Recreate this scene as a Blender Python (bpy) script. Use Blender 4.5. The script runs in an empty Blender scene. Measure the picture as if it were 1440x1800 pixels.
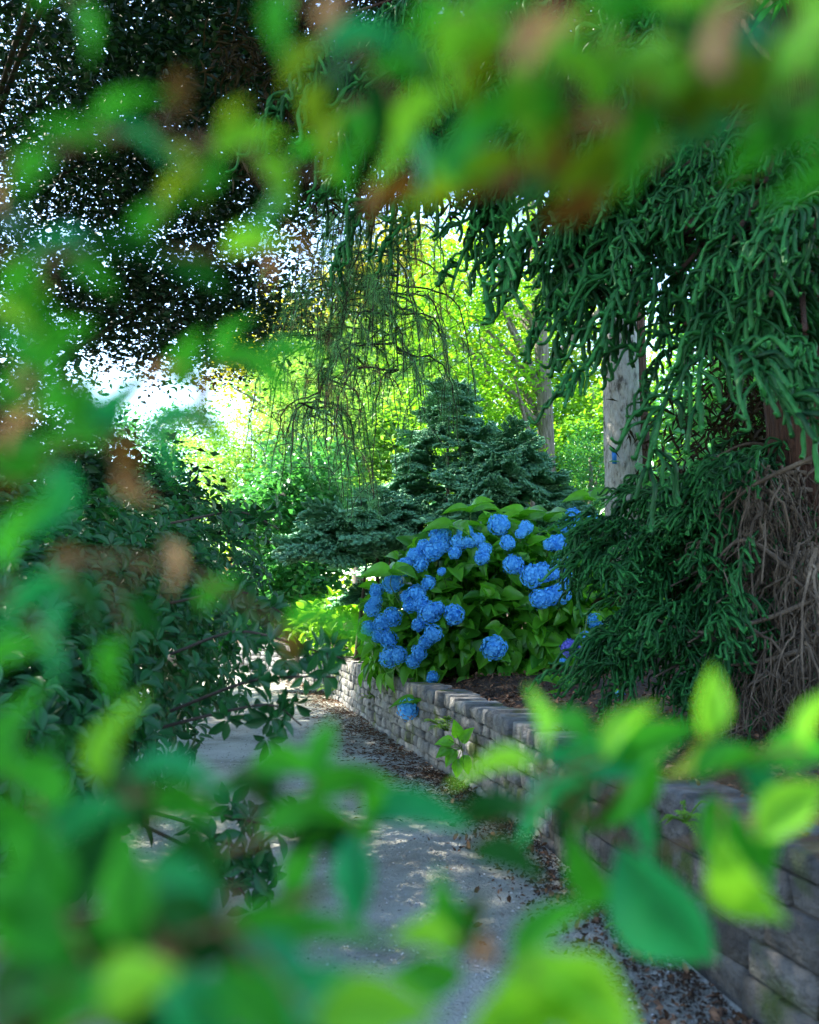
import bpy, math
import numpy as np
from mathutils import Matrix, Vector

# ------------------------------------------------------------------ camera, sky, sun, exposure
SC = bpy.context.scene
COL = SC.collection
FPX = 1750.0                       # focal length in photograph pixels (1800 high)
PITCH = math.atan(170.0 / FPX)     # horizon at pixel row 1070
CAMZ = 1.25

cd = bpy.data.cameras.new('camera')
cam = bpy.data.objects.new('camera', cd)
COL.objects.link(cam)
SC.camera = cam
cam.location = (0, 0, CAMZ)
cam.rotation_euler = (math.pi / 2 + PITCH, 0, 0)
cd.sensor_fit = 'VERTICAL'
cd.sensor_height = 36.0
cd.lens = 36.0 * FPX / 1800.0
cd.clip_start = 0.02
cd.clip_end = 2000
cd.dof.use_dof = True
cd.dof.focus_distance = 9.3
cd.dof.aperture_fstop = 3.2

SUN_AZ = math.radians(-62)         # from +Y towards -X
SUN_EL = math.radians(47)
w = bpy.data.worlds.new('World')
SC.world = w
w.use_nodes = True
nt = w.node_tree
nt.nodes.clear()
sky = nt.nodes.new('ShaderNodeTexSky')
sky.sky_type = 'NISHITA'
sky.sun_disc = False
sky.sun_elevation = SUN_EL
sky.sun_rotation = SUN_AZ
sky.air_density = 1.0
sky.dust_density = 0.2
sky.ozone_density = 1.4
bg = nt.nodes.new('ShaderNodeBackground')
bg.inputs['Strength'].default_value = 0.15
wo = nt.nodes.new('ShaderNodeOutputWorld')
nt.links.new(sky.outputs[0], bg.inputs[0])
nt.links.new(bg.outputs[0], wo.inputs[0])

sd = bpy.data.lights.new('sun', 'SUN')
sd.energy = 5.0
sd.angle = math.radians(0.5)
sd.color = (1.0, 0.93, 0.8)
sun = bpy.data.objects.new('sun', sd)
COL.objects.link(sun)
sdir = Vector((math.sin(SUN_AZ) * math.cos(SUN_EL), math.cos(SUN_AZ) * math.cos(SUN_EL), math.sin(SUN_EL)))
sun.rotation_euler = sdir.to_track_quat('Z', 'Y').to_euler()
sun.location = sdir * 50

SC.view_settings.view_transform = 'Standard'
SC.view_settings.look = 'None'
SC.view_settings.gamma = 1
SC.view_settings.use_curve_mapping = False
SC.view_settings.exposure = 2.65
SC.render.engine = 'CYCLES'
SC.cycles.use_denoising = True
SC.cycles.max_bounces = 7
SC.cycles.diffuse_bounces = 4
SC.cycles.glossy_bounces = 2
SC.cycles.transmission_bounces = 4
SC.cycles.transparent_max_bounces = 4
SC.cycles.caustics_reflective = False
SC.cycles.caustics_refractive = False

# ------------------------------------------------------------------ helpers
def P(px, py, d):
    """world point at photograph pixel (px, py), d metres in front of the camera plane."""
    u = (np.asarray(px, float) - 720) / FPX
    v = (900 - np.asarray(py, float)) / FPX
    t = np.asarray(d, float) / (math.cos(PITCH) - v * math.sin(PITCH))
    return np.stack([u * t, (math.cos(PITCH) - v * math.sin(PITCH)) * t, CAMZ + (math.sin(PITCH) + v * math.cos(PITCH)) * t], -1)

def nrm(a):
    a = np.asarray(a, float)
    return a / np.maximum(np.linalg.norm(a, axis=-1, keepdims=True), 1e-9)

class G:
    """collects vertices, faces and a per-vertex variation value; build() links one mesh object"""
    def __init__(self):
        self.V, self.F, self.A, self.n = [], [], [], 0
    def add(self, V, F, var=0.5):
        V = np.asarray(V, float).reshape(-1, 3)
        if len(V) == 0:
            return
        for f in (F if isinstance(F, list) else [F]):
            if len(f):
                self.F.append(np.asarray(f, int) + self.n)
        self.V.append(V)
        a = np.broadcast_to(np.asarray(var, float), (len(V),)) if np.ndim(var) else np.full(len(V), float(var))
        self.A.append(a)
        self.n += len(V)
    def mesh(self, name, mat, smooth=False, off=None):
        me = bpy.data.meshes.new(name)
        V = np.concatenate(self.V)
        if off is not None:
            V = V - np.asarray(off, float)
        loops, starts = [], []
        k = 0
        for f in self.F:
            loops.append(f.ravel())
            starts.append(k + np.arange(len(f)) * f.shape[1])
            k += f.size
        loops = np.concatenate(loops).astype(np.int32)
        starts = np.concatenate(starts).astype(np.int32)
        me.vertices.add(len(V)); me.loops.add(len(loops)); me.polygons.add(len(starts))
        me.vertices.foreach_set('co', V.astype(np.float32).ravel())
        me.loops.foreach_set('vertex_index', loops)
        me.polygons.foreach_set('loop_start', starts)
        if smooth:
            me.polygons.foreach_set('use_smooth', np.ones(len(starts), bool))
        me.update(calc_edges=True)
        at = me.attributes.new('var', 'FLOAT', 'POINT')
        at.data.foreach_set('value', np.concatenate(self.A).astype(np.float32))
        me.materials.append(mat)
        return me
    def build(self, name, mat, parent=None, smooth=False, off=None):
        if parent is not None and off is None:
            off = parent.location
        return link(name, self.mesh(name, mat, smooth, off), parent)

def link(name, me, parent=None, M=None):
    o = bpy.data.objects.new(name, me)
    COL.objects.link(o)
    if parent is not None:
        o.parent = parent
    if M is not None:
        o.matrix_local = M
    return o

def thing(name, label, cat, loc=(0, 0, 0), group=None):
    o = bpy.data.objects.new(name, None)
    COL.objects.link(o)
    o.empty_display_size = 0.1
    o.location = tuple(float(c) for c in loc)
    tag(o, label, cat, group)
    return o

def tag(o, label=None, cat=None, group=None, kind=None):
    if label: o['label'] = label
    if cat: o['category'] = cat
    if group: o['group'] = group
    if kind: o['kind'] = kind
    return o

def smoothline(pts, n):
    """Catmull-Rom through pts, n samples"""
    p = np.asarray(pts, float)
    if len(p) == 2:
        t = np.linspace(0, 1, n)[:, None]
        return p[0] * (1 - t) + p[1] * t
    q = np.vstack([2 * p[0] - p[1], p, 2 * p[-1] - p[-2]])
    s = np.linspace(0, len(p) - 1 - 1e-6, n)
    i = s.astype(int); t = (s - i)[:, None]
    a, b, c, d = q[i], q[i + 1], q[i + 2], q[i + 3]
    return 0.5 * (2 * b + (c - a) * t + (2 * a - 5 * b + 4 * c - d) * t ** 2 + (3 * b - a - 3 * c + d) * t ** 3)

def tube(g, pts, rad, sides=6, var=0.5, cap=True, rough=0.0, rng=None):
    pts = np.asarray(pts, float)
    n = len(pts)
    rad = np.broadcast_to(np.asarray(rad, float), (n,))
    tan = nrm(np.gradient(pts, axis=0))
    ref = np.array([0.31, 0.2, 0.93]) if abs(tan[0][2]) < 0.8 else np.array([1.0, 0.1, 0.05])
    e1 = nrm(np.cross(tan, ref)); e2 = np.cross(tan, e1)
    th = np.linspace(0, 2 * math.pi, sides, endpoint=False)
    ring = e1[:, None, :] * np.cos(th)[None, :, None] + e2[:, None, :] * np.sin(th)[None, :, None]
    rr = rad[:, None, None] * np.ones((n, sides, 1))
    if rough and rng is not None:
        rr = rr * (1 + rough * rng.uniform(-1, 1, (n, sides, 1)))
    V = (pts[:, None, :] + ring * rr).reshape(-1, 3)
    i = np.arange(n - 1)[:, None] * sides; j = np.arange(sides)[None, :]; k = (j + 1) % sides
    F = np.stack([i + j, i + k, i + sides + k, i + sides + j], -1).reshape(-1, 4)
    fs = [F]
    if cap:
        V = np.vstack([V, pts[-1] + tan[-1] * rad[-1] * 0.6])
        jj = np.arange(sides)
        fs.append(np.stack([(n - 1) * sides + jj, (n - 1) * sides + (jj + 1) % sides, np.full(sides, n * sides)], -1))
    g.add(V, fs, var)

def frames(axis, normal):
    a = nrm(axis)
    n = normal - (normal * a).sum(-1, keepdims=True) * a
    n = nrm(n)
    b = np.cross(n, a)
    return a, b, n

def scatter(g, tpl, loc, axis, normal, length, width, var, lift=None):
    """many copies of a leaf template into one collector"""
    TV, TF = tpl
    N = len(loc)
    if N == 0: return
    a, b, n = frames(axis, normal)
    length = np.broadcast_to(np.asarray(length, float), (N,)); width = np.broadcast_to(np.asarray(width, float), (N,))
    V = (loc[:, None, :] + a[:, None, :] * (TV[None, :, 0:1] * length[:, None, None])
         + b[:, None, :] * (TV[None, :, 1:2] * width[:, None, None]) + n[:, None, :] * (TV[None, :, 2:3] * length[:, None, None]))
    k = len(TV)
    fs = [(f[None] + (np.arange(N) * k)[:, None, None]).reshape(-1, f.shape[1]) for f in TF]
    g.add(V.reshape(-1, 3), fs, np.repeat(np.broadcast_to(var, (N,)), k))

def leafmatrix(loc, axis, normal, length, width, off=(0, 0, 0)):
    a, b, n = frames(np.asarray(axis, float)[None], np.asarray(normal, float)[None])
    a, b, n = a[0] * length, b[0] * width, n[0] * length
    l = np.asarray(loc, float) - np.asarray(off, float)
    return Matrix(((a[0], b[0], n[0], l[0]), (a[1], b[1], n[1], l[1]), (a[2], b[2], n[2], l[2]), (0, 0, 0, 1)))

def grid_leaf(ns=7, na=4, wfun=None, fold=0.16, arch=0.12, wav=0.0, quilt=0.0, seed=0):
    """leaf blade: x 0..1 along the midrib, y -.5..+.5 across, z normal; na strips across"""
    r = np.random.RandomState(seed)
    xs = np.linspace(0, 1, ns)
    if wfun is None:
        wfun = lambda x: np.sin(np.pi * np.clip(x, 0, 1) ** 0.85) ** 0.9
    wv = wfun(xs)
    ys = np.linspace(-1, 1, na + 1)
    V = []
    for i, x in enumerate(xs):
        for j, y in enumerate(ys):
            e = wv[i] * 0.5 * y
            z = fold * abs(y) * wv[i] - arch * x * x + wav * math.sin(6 * x + 2.4 * y) * abs(y)
            if quilt and 0 < i < ns - 1:
                z += quilt * (1 if (i % 2) else -1) * (1 - abs(abs(y) - .5) * 2)
            V.append((x, e * (1 + .06 * r.uniform(-1, 1)), z))
    m = na + 1
    F = [[i * m + j, i * m + j + 1, (i + 1) * m + j + 1, (i + 1) * m + j] for i in range(ns - 1) for j in range(na)]
    return np.array(V), [np.array(F)]

LEAF2 = (np.array([[0, 0, 0], [.42, .5, .1], [1, 0, -.06], [.42, -.5, .1]]), [np.array([[0, 2, 1], [0, 3, 2]])])
LEAF6 = (np.array([[0, 0, 0], [.3, .42, .08], [.3, 0, 0], [.3, -.42, .08], [.68, .4, .05], [.68, 0, -.04], [.68, -.4, .05], [1, 0, -.14]]),
         [np.array([[0, 2, 1], [0, 3, 2], [4, 5, 7], [5, 6, 7]]), np.array([[1, 2, 5, 4], [2, 3, 6, 5]])])

def catleaf(p):
    """template tuple -> G"""
    g = G(); g.add(p[0], p[1], 0.5); return g

def rdir(r, n, up=0.0):
    v = r.normal(size=(n, 3)); v[:, 2] += up
    return nrm(v)

# ------------------------------------------------------------------ materials
def nodes(name):
    m = bpy.data.materials.new(name)
    m.use_nodes = True
    nt = m.node_tree
    nt.nodes.clear()
    return m, nt, nt.nodes.new, nt.links.new

def leafmat(name, c1, c2, trans=0.4, rough=0.5, spec=0.4, tcol=None, noise=0.0, c3=None, c3f=0.0, orand=1.0):
    """two leaf colours mixed leaf by leaf; light comes through the blade"""
    m, nt, N, L = nodes(name)
    at = N('ShaderNodeAttribute'); at.attribute_name = 'var'
    oi = N('ShaderNodeObjectInfo')
    om = N('ShaderNodeMath'); om.operation = 'MULTIPLY'; om.inputs[1].default_value = orand; L(oi.outputs['Random'], om.inputs[0])
    ad = N('ShaderNodeMath'); ad.operation = 'ADD'
    L(at.outputs['Fac'], ad.inputs[0]); L(om.outputs[0], ad.inputs[1])
    fr = N('ShaderNodeMath'); fr.operation = 'PINGPONG'; fr.inputs[1].default_value = 1; L(ad.outputs[0], fr.inputs[0])
    mx = N('ShaderNodeMix'); mx.data_type = 'RGBA'
    mx.inputs[6].default_value = (*c1, 1); mx.inputs[7].default_value = (*c2, 1)
    L(fr.outputs[0], mx.inputs[0])
    col = mx.outputs[2]
    if c3 is not None:
        gt = N('ShaderNodeMath'); gt.operation = 'GREATER_THAN'; gt.inputs[1].default_value = 1 - c3f
        L(fr.outputs[0], gt.inputs[0])
        m3 = N('ShaderNodeMix'); m3.data_type = 'RGBA'; m3.inputs[7].default_value = (*c3, 1)
        L(gt.outputs[0], m3.inputs[0]); L(col, m3.inputs[6]); col = m3.outputs[2]
    if noise:
        tc = N('ShaderNodeTexCoord'); nz = N('ShaderNodeTexNoise'); nz.inputs['Scale'].default_value = noise
        nz.inputs['Detail'].default_value = 3
        L(tc.outputs['Object'], nz.inputs['Vector'])
        hv = N('ShaderNodeHueSaturation')
        mr = N('ShaderNodeMapRange'); mr.inputs[3].default_value = 0.65; mr.inputs[4].default_value = 1.35
        L(nz.outputs[0], mr.inputs[0]); L(mr.outputs[0], hv.inputs['Value']); L(col, hv.inputs['Color']); col = hv.outputs[0]
    pb = N('ShaderNodeBsdfPrincipled')
    pb.inputs['Roughness'].default_value = rough
    pb.inputs['Specular IOR Level'].default_value = spec
    L(col, pb.inputs['Base Color'])
    tr = N('ShaderNodeBsdfTranslucent')
    if tcol is None:
        tcol = (1.5, 1.5, 0.7)
    tm = N('ShaderNodeMix'); tm.data_type = 'RGBA'; tm.blend_type = 'MULTIPLY'; tm.inputs[0].default_value = 1
    tm.inputs[7].default_value = (*tcol, 1)
    L(col, tm.inputs[6]); L(tm.outputs[2], tr.inputs['Color'])
    ms = N('ShaderNodeMixShader'); ms.inputs[0].default_value = trans
    L(pb.outputs[0], ms.inputs[1]); L(tr.outputs[0], ms.inputs[2])
    o = N('ShaderNodeOutputMaterial'); L(ms.outputs[0], o.inputs[0])
    return m

def roughmat(name, ramp, scale=6.0, bump=0.4, bscale=30.0, rough=0.85, stretch=(1, 1, 1), moss=None, mossf=0.5, rnd=0.35, detail=6, bdist=0.02):
    """mottled rough surface: ramp of (pos, rgb), optional moss patches, per-object brightness change"""
    m, nt, N, L = nodes(name)
    tc = N('ShaderNodeTexCoord'); mp = N('ShaderNodeMapping'); mp.inputs['Scale'].default_value = stretch
    geo = N('ShaderNodeNewGeometry')
    L(geo.outputs['Position'], mp.inputs[0])
    nz = N('ShaderNodeTexNoise'); nz.inputs['Scale'].default_value = scale; nz.inputs['Detail'].default_value = detail
    nz.inputs['Roughness'].default_value = 0.65
    L(mp.outputs[0], nz.inputs['Vector'])
    cr = N('ShaderNodeValToRGB'); L(nz.outputs[0], cr.inputs[0])
    while len(cr.color_ramp.elements) < len(ramp): cr.color_ramp.elements.new(0.5)
    for e, (p, c) in zip(cr.color_ramp.elements, ramp):
        e.position = p; e.color = (*c, 1)
    col = cr.outputs[0]
    at = N('ShaderNodeAttribute'); at.attribute_name = 'var'
    oi = N('ShaderNodeObjectInfo')
    ad = N('ShaderNodeMath'); ad.operation = 'ADD'; L(at.outputs['Fac'], ad.inputs[0]); L(oi.outputs['Random'], ad.inputs[1])
    fr = N('ShaderNodeMath'); fr.operation = 'FRACT'; L(ad.outputs[0], fr.inputs[0])
    if rnd:
        mr = N('ShaderNodeMapRange'); mr.inputs[3].default_value = 1 - rnd; mr.inputs[4].default_value = 1 + rnd
        L(fr.outputs[0], mr.inputs[0])
        hv = N('ShaderNodeHueSaturation'); L(mr.outputs[0], hv.inputs['Value']); L(col, hv.inputs['Color']); col = hv.outputs[0]
    if moss is not None:
        nm = N('ShaderNodeTexNoise'); nm.inputs['Scale'].default_value = 3.5; nm.inputs['Detail'].default_value = 8
        L(geo.outputs['Position'], nm.inputs['Vector'])
        r2 = N('ShaderNodeValToRGB'); r2.color_ramp.elements[0].position = mossf; r2.color_ramp.elements[1].position = mossf + 0.12
        L(nm.outputs[0], r2.inputs[0])
        mm = N('ShaderNodeMix'); mm.data_type = 'RGBA'; mm.inputs[7].default_value = (*moss, 1)
        L(r2.outputs[0], mm.inputs[0]); L(col, mm.inputs[6]); col = mm.outputs[2]
    pb = N('ShaderNodeBsdfPrincipled'); pb.inputs['Roughness'].default_value = rough
    pb.inputs['Specular IOR Level'].default_value = 0.25
    L(col, pb.inputs['Base Color'])
    nb = N('ShaderNodeTexNoise'); nb.inputs['Scale'].default_value = bscale; nb.inputs['Detail'].default_value = 6
    L(mp.outputs[0], nb.inputs['Vector'])
    bp = N('ShaderNodeBump'); bp.inputs['Strength'].default_value = bump; bp.inputs['Distance'].default_value = bdist
    L(nb.outputs[0], bp.inputs['Height']); L(bp.outputs[0], pb.inputs['Normal'])
    o = N('ShaderNodeOutputMaterial'); L(pb.outputs[0], o.inputs[0])
    return m

M = {}
M['path'] = roughmat('path_grit', [(.3, (.13, .118, .095)), (.48, (.35, .345, .295)), (.68, (.5, .49, .43))], 1.1, 1, 70, rnd=0, bdist=.035, detail=10)
M['soil'] = roughmat('soil', [(.3, (.022, .014, .01)), (.55, (.055, .034, .022)), (.75, (.09, .06, .04))], 7, 1, 40, rnd=0, bdist=.04)
M['ground'] = roughmat('ground_turf', [(.3, (.03, .04, .015)), (.6, (.06, .09, .025)), (.8, (.1, .1, .05))], 2, .8, 30, rnd=0)
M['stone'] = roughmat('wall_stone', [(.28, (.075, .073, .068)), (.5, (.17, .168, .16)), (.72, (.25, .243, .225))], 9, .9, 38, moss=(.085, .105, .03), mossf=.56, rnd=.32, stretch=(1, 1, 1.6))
M['stone_shade_tinted'] = roughmat('shade_tinted_wall_stone', [(.28, (.022, .021, .02)), (.5, (.065, .061, .056)), (.72, (.12, .112, .1))], 7, 1, 34, moss=(.045, .065, .015), mossf=.55, rnd=.4, stretch=(1, 1, 1.6))  # brownish mossy near stone, with that section's shade painted into the colour
M['core'] = roughmat('wall_core', [(.3, (.03, .027, .022)), (.7, (.07, .06, .05))], 10, .6, 30, rnd=0)
M['litter'] = roughmat('dry_leaf', [(.3, (.07, .035, .02)), (.6, (.17, .09, .05)), (.8, (.3, .19, .12))], 20, .2, 60, rnd=.5)
M['pebble'] = roughmat('pebble', [(.3, (.22, .215, .2)), (.7, (.4, .39, .37))], 20, .2, 60, rnd=.5)
M['bark_dark'] = roughmat('cedar_bark', [(.3, (.025, .012, .008)), (.55, (.07, .03, .018)), (.75, (.12, .06, .04))], 9, 1, 18, stretch=(5, 5, .5), rnd=0, bdist=.05)
M['bark_pale'] = roughmat('pale_bark', [(.36, (.09, .075, .06)), (.47, (.4, .37, .33)), (.7, (.55, .52, .47))], 6, 1, 8, stretch=(3, 3, 1.1), rnd=0, bdist=.06)
M['bark_grey'] = roughmat('grey_bark', [(.3, (.1, .085, .07)), (.55, (.24, .21, .18)), (.75, (.34, .3, .26))], 5, 1, 9, stretch=(4, 4, .6), rnd=0, bdist=.05)
M['twig_dark'] = roughmat('dark_twig', [(.3, (.02, .016, .012)), (.7, (.055, .04, .03))], 12, .4, 40, rnd=.2)
M['twig_brown'] = roughmat('dead_twig', [(.3, (.03, .02, .013)), (.6, (.11, .08, .055)), (.8, (.25, .2, .15))], 9, .6, 60, rnd=.35)
M['twig_fore'] = roughmat('brown_twig', [(.3, (.12, .06, .025)), (.7, (.22, .12, .05))], 30, .2, 90, rnd=0)
M['green_stem'] = leafmat('green_stem', (.05, .12, .02), (.1, .2, .04), .1)
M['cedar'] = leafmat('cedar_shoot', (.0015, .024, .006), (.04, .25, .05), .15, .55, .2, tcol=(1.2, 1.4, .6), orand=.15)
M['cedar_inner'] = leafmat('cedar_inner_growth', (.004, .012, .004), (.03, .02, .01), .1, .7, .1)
M['spruce'] = leafmat('spruce_shoot', (.045, .19, .09), (.24, .56, .31), .15, .5, .3, orand=.15)
M['pine'] = leafmat('pine_needle', (.07, .22, .1), (.15, .38, .15), .4, .45, .3)
M['rhodo'] = leafmat('rhododendron_leaf', (.003, .03, .009), (.012, .085, .02), .2, .4, .3, tcol=(1.6, 2.2, .6))
M['hyd_leaf'] = leafmat('hydrangea_leaf', (.016, .12, .012), (.13, .42, .025), .42, .38, .45, noise=6)
M['hyd_blue'] = leafmat('hydrangea_floret', (.03, .29, .74), (.17, .58, .95), .25, .6, .2, tcol=(1, 1.1, 1.2), orand=.5)
M['hyd_purple'] = leafmat('purple_floret', (.12, .12, .6), (.25, .25, .75), .25, .6, .2, tcol=(1, 1, 1))
M['hyd_pink'] = leafmat('pink_floret', (.5, .04, .28), (.6, .12, .4), .25, .6, .2, tcol=(1, 1, 1))
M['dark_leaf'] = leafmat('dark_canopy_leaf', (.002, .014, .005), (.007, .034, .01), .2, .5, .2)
M['brown_leaf'] = leafmat('brown_canopy_leaf', (.05, .03, .008), (.09, .07, .015), .3, .5, .3)
M['shrub'] = leafmat('broad_shrub_leaf', (.03, .17, .06), (.08, .31, .09), .35, .35, .5)
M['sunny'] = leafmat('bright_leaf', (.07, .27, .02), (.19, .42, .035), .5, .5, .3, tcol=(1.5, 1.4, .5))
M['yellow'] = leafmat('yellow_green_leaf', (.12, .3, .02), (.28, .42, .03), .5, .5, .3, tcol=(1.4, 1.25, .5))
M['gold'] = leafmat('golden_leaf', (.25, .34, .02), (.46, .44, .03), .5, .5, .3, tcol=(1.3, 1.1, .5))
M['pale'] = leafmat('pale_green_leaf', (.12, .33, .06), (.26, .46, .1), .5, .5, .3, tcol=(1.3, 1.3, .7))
M['lime'] = leafmat('lime_leaf', (.1, .32, .025), (.24, .48, .04), .45, .45, .35)
M['twiggy'] = leafmat('brown_twiggy_leaf', (.2, .12, .07), (.34, .24, .13), .3, .6, .2)
# near twigs
M['f_g'] = leafmat('fresh_leaf', (.014, .18, .016), (.045, .28, .022), .42, .55, .15, noise=4)
M['f_l'] = leafmat('young_leaf', (.11, .36, .025), (.2, .47, .035), .45, .55, .15, noise=4)
M['f_t'] = leafmat('sky_sheen_leaf', (.008, .19, .06), (.018, .27, .1), .35, .45, .25, noise=4)  # same leaf green, slightly glossier; reflected sky painted in as teal
M['f_d'] = leafmat('shaded_leaf', (.003, .05, .007), (.007, .08, .01), .3, .55, .15, noise=4)  # dimmed copy of the leaf green, shade put into the colour
M['f_y'] = leafmat('yellowing_leaf', (.08, .18, .008), (.15, .22, .01), .45, .55, .15, noise=4)
M['f_b'] = leafmat('bronze_leaf', (.07, .035, .006), (.13, .06, .012), .4, .55, .15, noise=4)
M['f_s'] = leafmat('salmon_leaf', (.34, .13, .06), (.34, .19, .12), .4, .55, .15, noise=4)
M['fern'] = leafmat('fern_frond', (.08, .22, .02), (.16, .3, .03), .4, .5, .3)
m_, nt_, N_, L_ = nodes('blue_tag')
pb_ = N_('ShaderNodeBsdfPrincipled'); pb_.inputs['Base Color'].default_value = (.02, .2, .6, 1); pb_.inputs['Roughness'].default_value = .4
nz_ = N_('ShaderNodeTexNoise'); nz_.inputs['Scale'].default_value = 40; bp_ = N_('ShaderNodeBump'); bp_.inputs['Strength'].default_value = .1
L_(nz_.outputs[0], bp_.inputs['Height']); L_(bp_.outputs[0], pb_.inputs['Normal'])
L_(pb_.outputs[0], N_('ShaderNodeOutputMaterial').inputs[0]); M['tag'] = m_

# ------------------------------------------------------------------ the ground
def heightgrid(x0, x1, y0, y1, nx, ny, zf):
    xs = np.linspace(x0, x1, nx); ys = np.linspace(y0, y1, ny)
    X, Y = np.meshgrid(xs, ys)
    V = np.stack([X, Y, zf(X, Y)], -1).reshape(-1, 3)
    i = np.arange(ny - 1)[:, None] * nx; j = np.arange(nx - 1)[None]
    F = np.stack([i + j, i + j + 1, i + nx + j + 1, i + nx + j], -1).reshape(-1, 4)
    return V, F

WALL_PTS = [(1.62, -1.0), (1.43, 1.2), (1.03, 3.3), (.70, 5.4), (.385, 7.3), (-.11, 9.5), (-.6, 11.8), (-1.06, 14.1), (-1.75, 17.0), (-3.0, 19.6), (-5.5, 21.6)]
WALL = smoothline(WALL_PTS, 900)
WS = np.concatenate([[0], np.cumsum(np.linalg.norm(np.diff(WALL, axis=0), axis=1))])
WALL_H = 0.57
def wall_at(s):
    p = np.array([np.interp(s, WS, WALL[:, 0]), np.interp(s, WS, WALL[:, 1])])
    q = np.array([np.interp(s + .02, WS, WALL[:, 0]), np.interp(s + .02, WS, WALL[:, 1])])
    t = (q - p) / max(np.linalg.norm(q - p), 1e-9)
    return p, t, np.array([-t[1], t[0]])        # point, tangent (away from camera), normal to the path side
def wall_x(y):
    return np.interp(y, WALL[:, 1], WALL[:, 0])

def bump2(X, Y):
    return .012 * np.sin(2.1 * X + 1.3 * Y) + .01 * np.sin(3.7 * Y - 2.2 * X + 1) + .006 * np.sin(9 * X + 5 * Y)

g = G(); g.add(*heightgrid(-400, 400, -200, 900, 60, 60, lambda X, Y: X * 0 - .06)); o = g.build('ground', M['ground']); tag(o, kind='structure')
g = G()
n = 260
ys = np.linspace(-3, 24, n); xr = np.where(ys < 21, wall_x(np.clip(ys, -1, 21)), -4.5) + .1
cols = 46
L0 = np.interp(ys, [-3, 8, 14, 18, 24], [-3.2, -3.0, -4.2, -8, -12])
X = L0[:, None] + (xr - L0)[:, None] * np.linspace(0, 1, cols)[None]
Y = np.repeat(ys[:, None], cols, 1)
Z = bump2(X, Y)
i = np.arange(n - 1)[:, None] * cols; j = np.arange(cols - 1)[None]
g.add(np.stack([X, Y, Z], -1), np.stack([i + j, i + j + 1, i + cols + j + 1, i + cols + j], -1).reshape(-1, 4))
o = g.build('path', M['path'], smooth=True); tag(o, kind='structure')
# raised planting bed behind the wall
g = G()
cols = 50
xl = np.where(ys < 21.2, wall_x(np.clip(ys, -1, 21.2)), -4.9) + .14
X = xl[:, None] + (14 - xl)[:, None] * (np.linspace(0, 1, cols) ** 1.8)[None]
Y = np.repeat(ys[:, None], cols, 1)
Z = WALL_H - .05 + .11 * np.clip(X - xl[:, None], 0, 6) + 2.4 * bump2(X, Y)
i = np.arange(n - 1)[:, None] * cols; j = np.arange(cols - 1)[None]
g.add(np.stack([X, Y, Z], -1), np.stack([i + j, i + j + 1, i + cols + j + 1, i + cols + j], -1).reshape(-1, 4))
o = g.build('planting_bed', M['soil'], smooth=True); tag(o, kind='structure')
def bed_z(x, y):
    return WALL_H - .05 + .11 * np.clip(x - (wall_x(np.clip(y, -1, 21.2)) + .14), 0, 6)

# ------------------------------------------------------------------ the stone wall
R = np.random.RandomState(7)
wall = thing('stone_wall', 'low curving retaining wall of rough coursed grey stone beside the path', 'wall', (float(wall_x(8)), 8, 0))
g = G()
for s in np.arange(0, WS[-1] - .3, .25):
    p, t, nn = wall_at(s); q, t2, n2 = wall_at(s + .25)
    a = [np.append(p + nn * -.03, -.05), np.append(q + n2 * -.03, -.05), np.append(q + n2 * -.05, WALL_H - .05), np.append(p + nn * -.05, WALL_H - .05)]
    b = [np.append(p - nn * .22, -.05), np.append(q - n2 * .22, -.05), np.append(q - n2 * .22, WALL_H - .06), np.append(p - nn * .22, WALL_H - .06)]
    g.add(np.array(a + b), np.array([[0, 1, 2, 3], [7, 6, 5, 4], [3, 2, 6, 7], [0, 4, 5, 1]]))
g.build('core', M['core'], wall)

def stone_geo(s0, s1, z0, z1, proud, depth=.2, jit=.012, top=False):
    """one rough block following the wall from s0 to s1"""
    c = []
    m = .009
    J = lambda: R.uniform(-jit, jit)
    def pt(s, off, z):
        p, t, nn = wall_at(s)
        return [*(p + nn * (off - .06 * z)), z]
    S0, S1 = s0 + .004, s1 - .004
    fr = [(S0 + m + J(), z0 + m + J()), (S1 - m + J(), z0 + m + J()), (S1 - m + J(), z1 - m + J()), (S0 + m + J(), z1 - m + J())]
    out = [(S0 + J() * .4, z0 + J() * .4), (S1 + J() * .4, z0 + J() * .4), (S1 + J() * .4, z1 + J() * .4), (S0 + J() * .4, z1 + J() * .4)]
    V = [pt(s, proud + J() * .7, z) for s, z in fr]
    V += [pt(s, proud - .013 + J() * .6, z) for s, z in out]
    V += [pt(s, -depth, z) for s, z in [(S0, z0), (S1, z0), (S1, z1), (S0, z1)]]
    ctr = np.mean(V[:4], axis=0); nn = wall_at((s0 + s1) / 2)[2]
    V.append([ctr[0] + nn[0] * .008 * R.rand(), ctr[1] + nn[1] * .008 * R.rand(), ctr[2] + J()])
    F4 = np.array([[4, 5, 1, 0], [5, 6, 2, 1], [6, 7, 3, 2], [7, 4, 0, 3], [8, 9, 5, 4], [9, 10, 6, 5], [10, 11, 7, 6], [11, 8, 4, 7]])
    F3 = np.array([[0, 1, 12], [1, 2, 12], [2, 3, 12], [3, 0, 12]])
    return np.array(V), [F4, F3]

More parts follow.
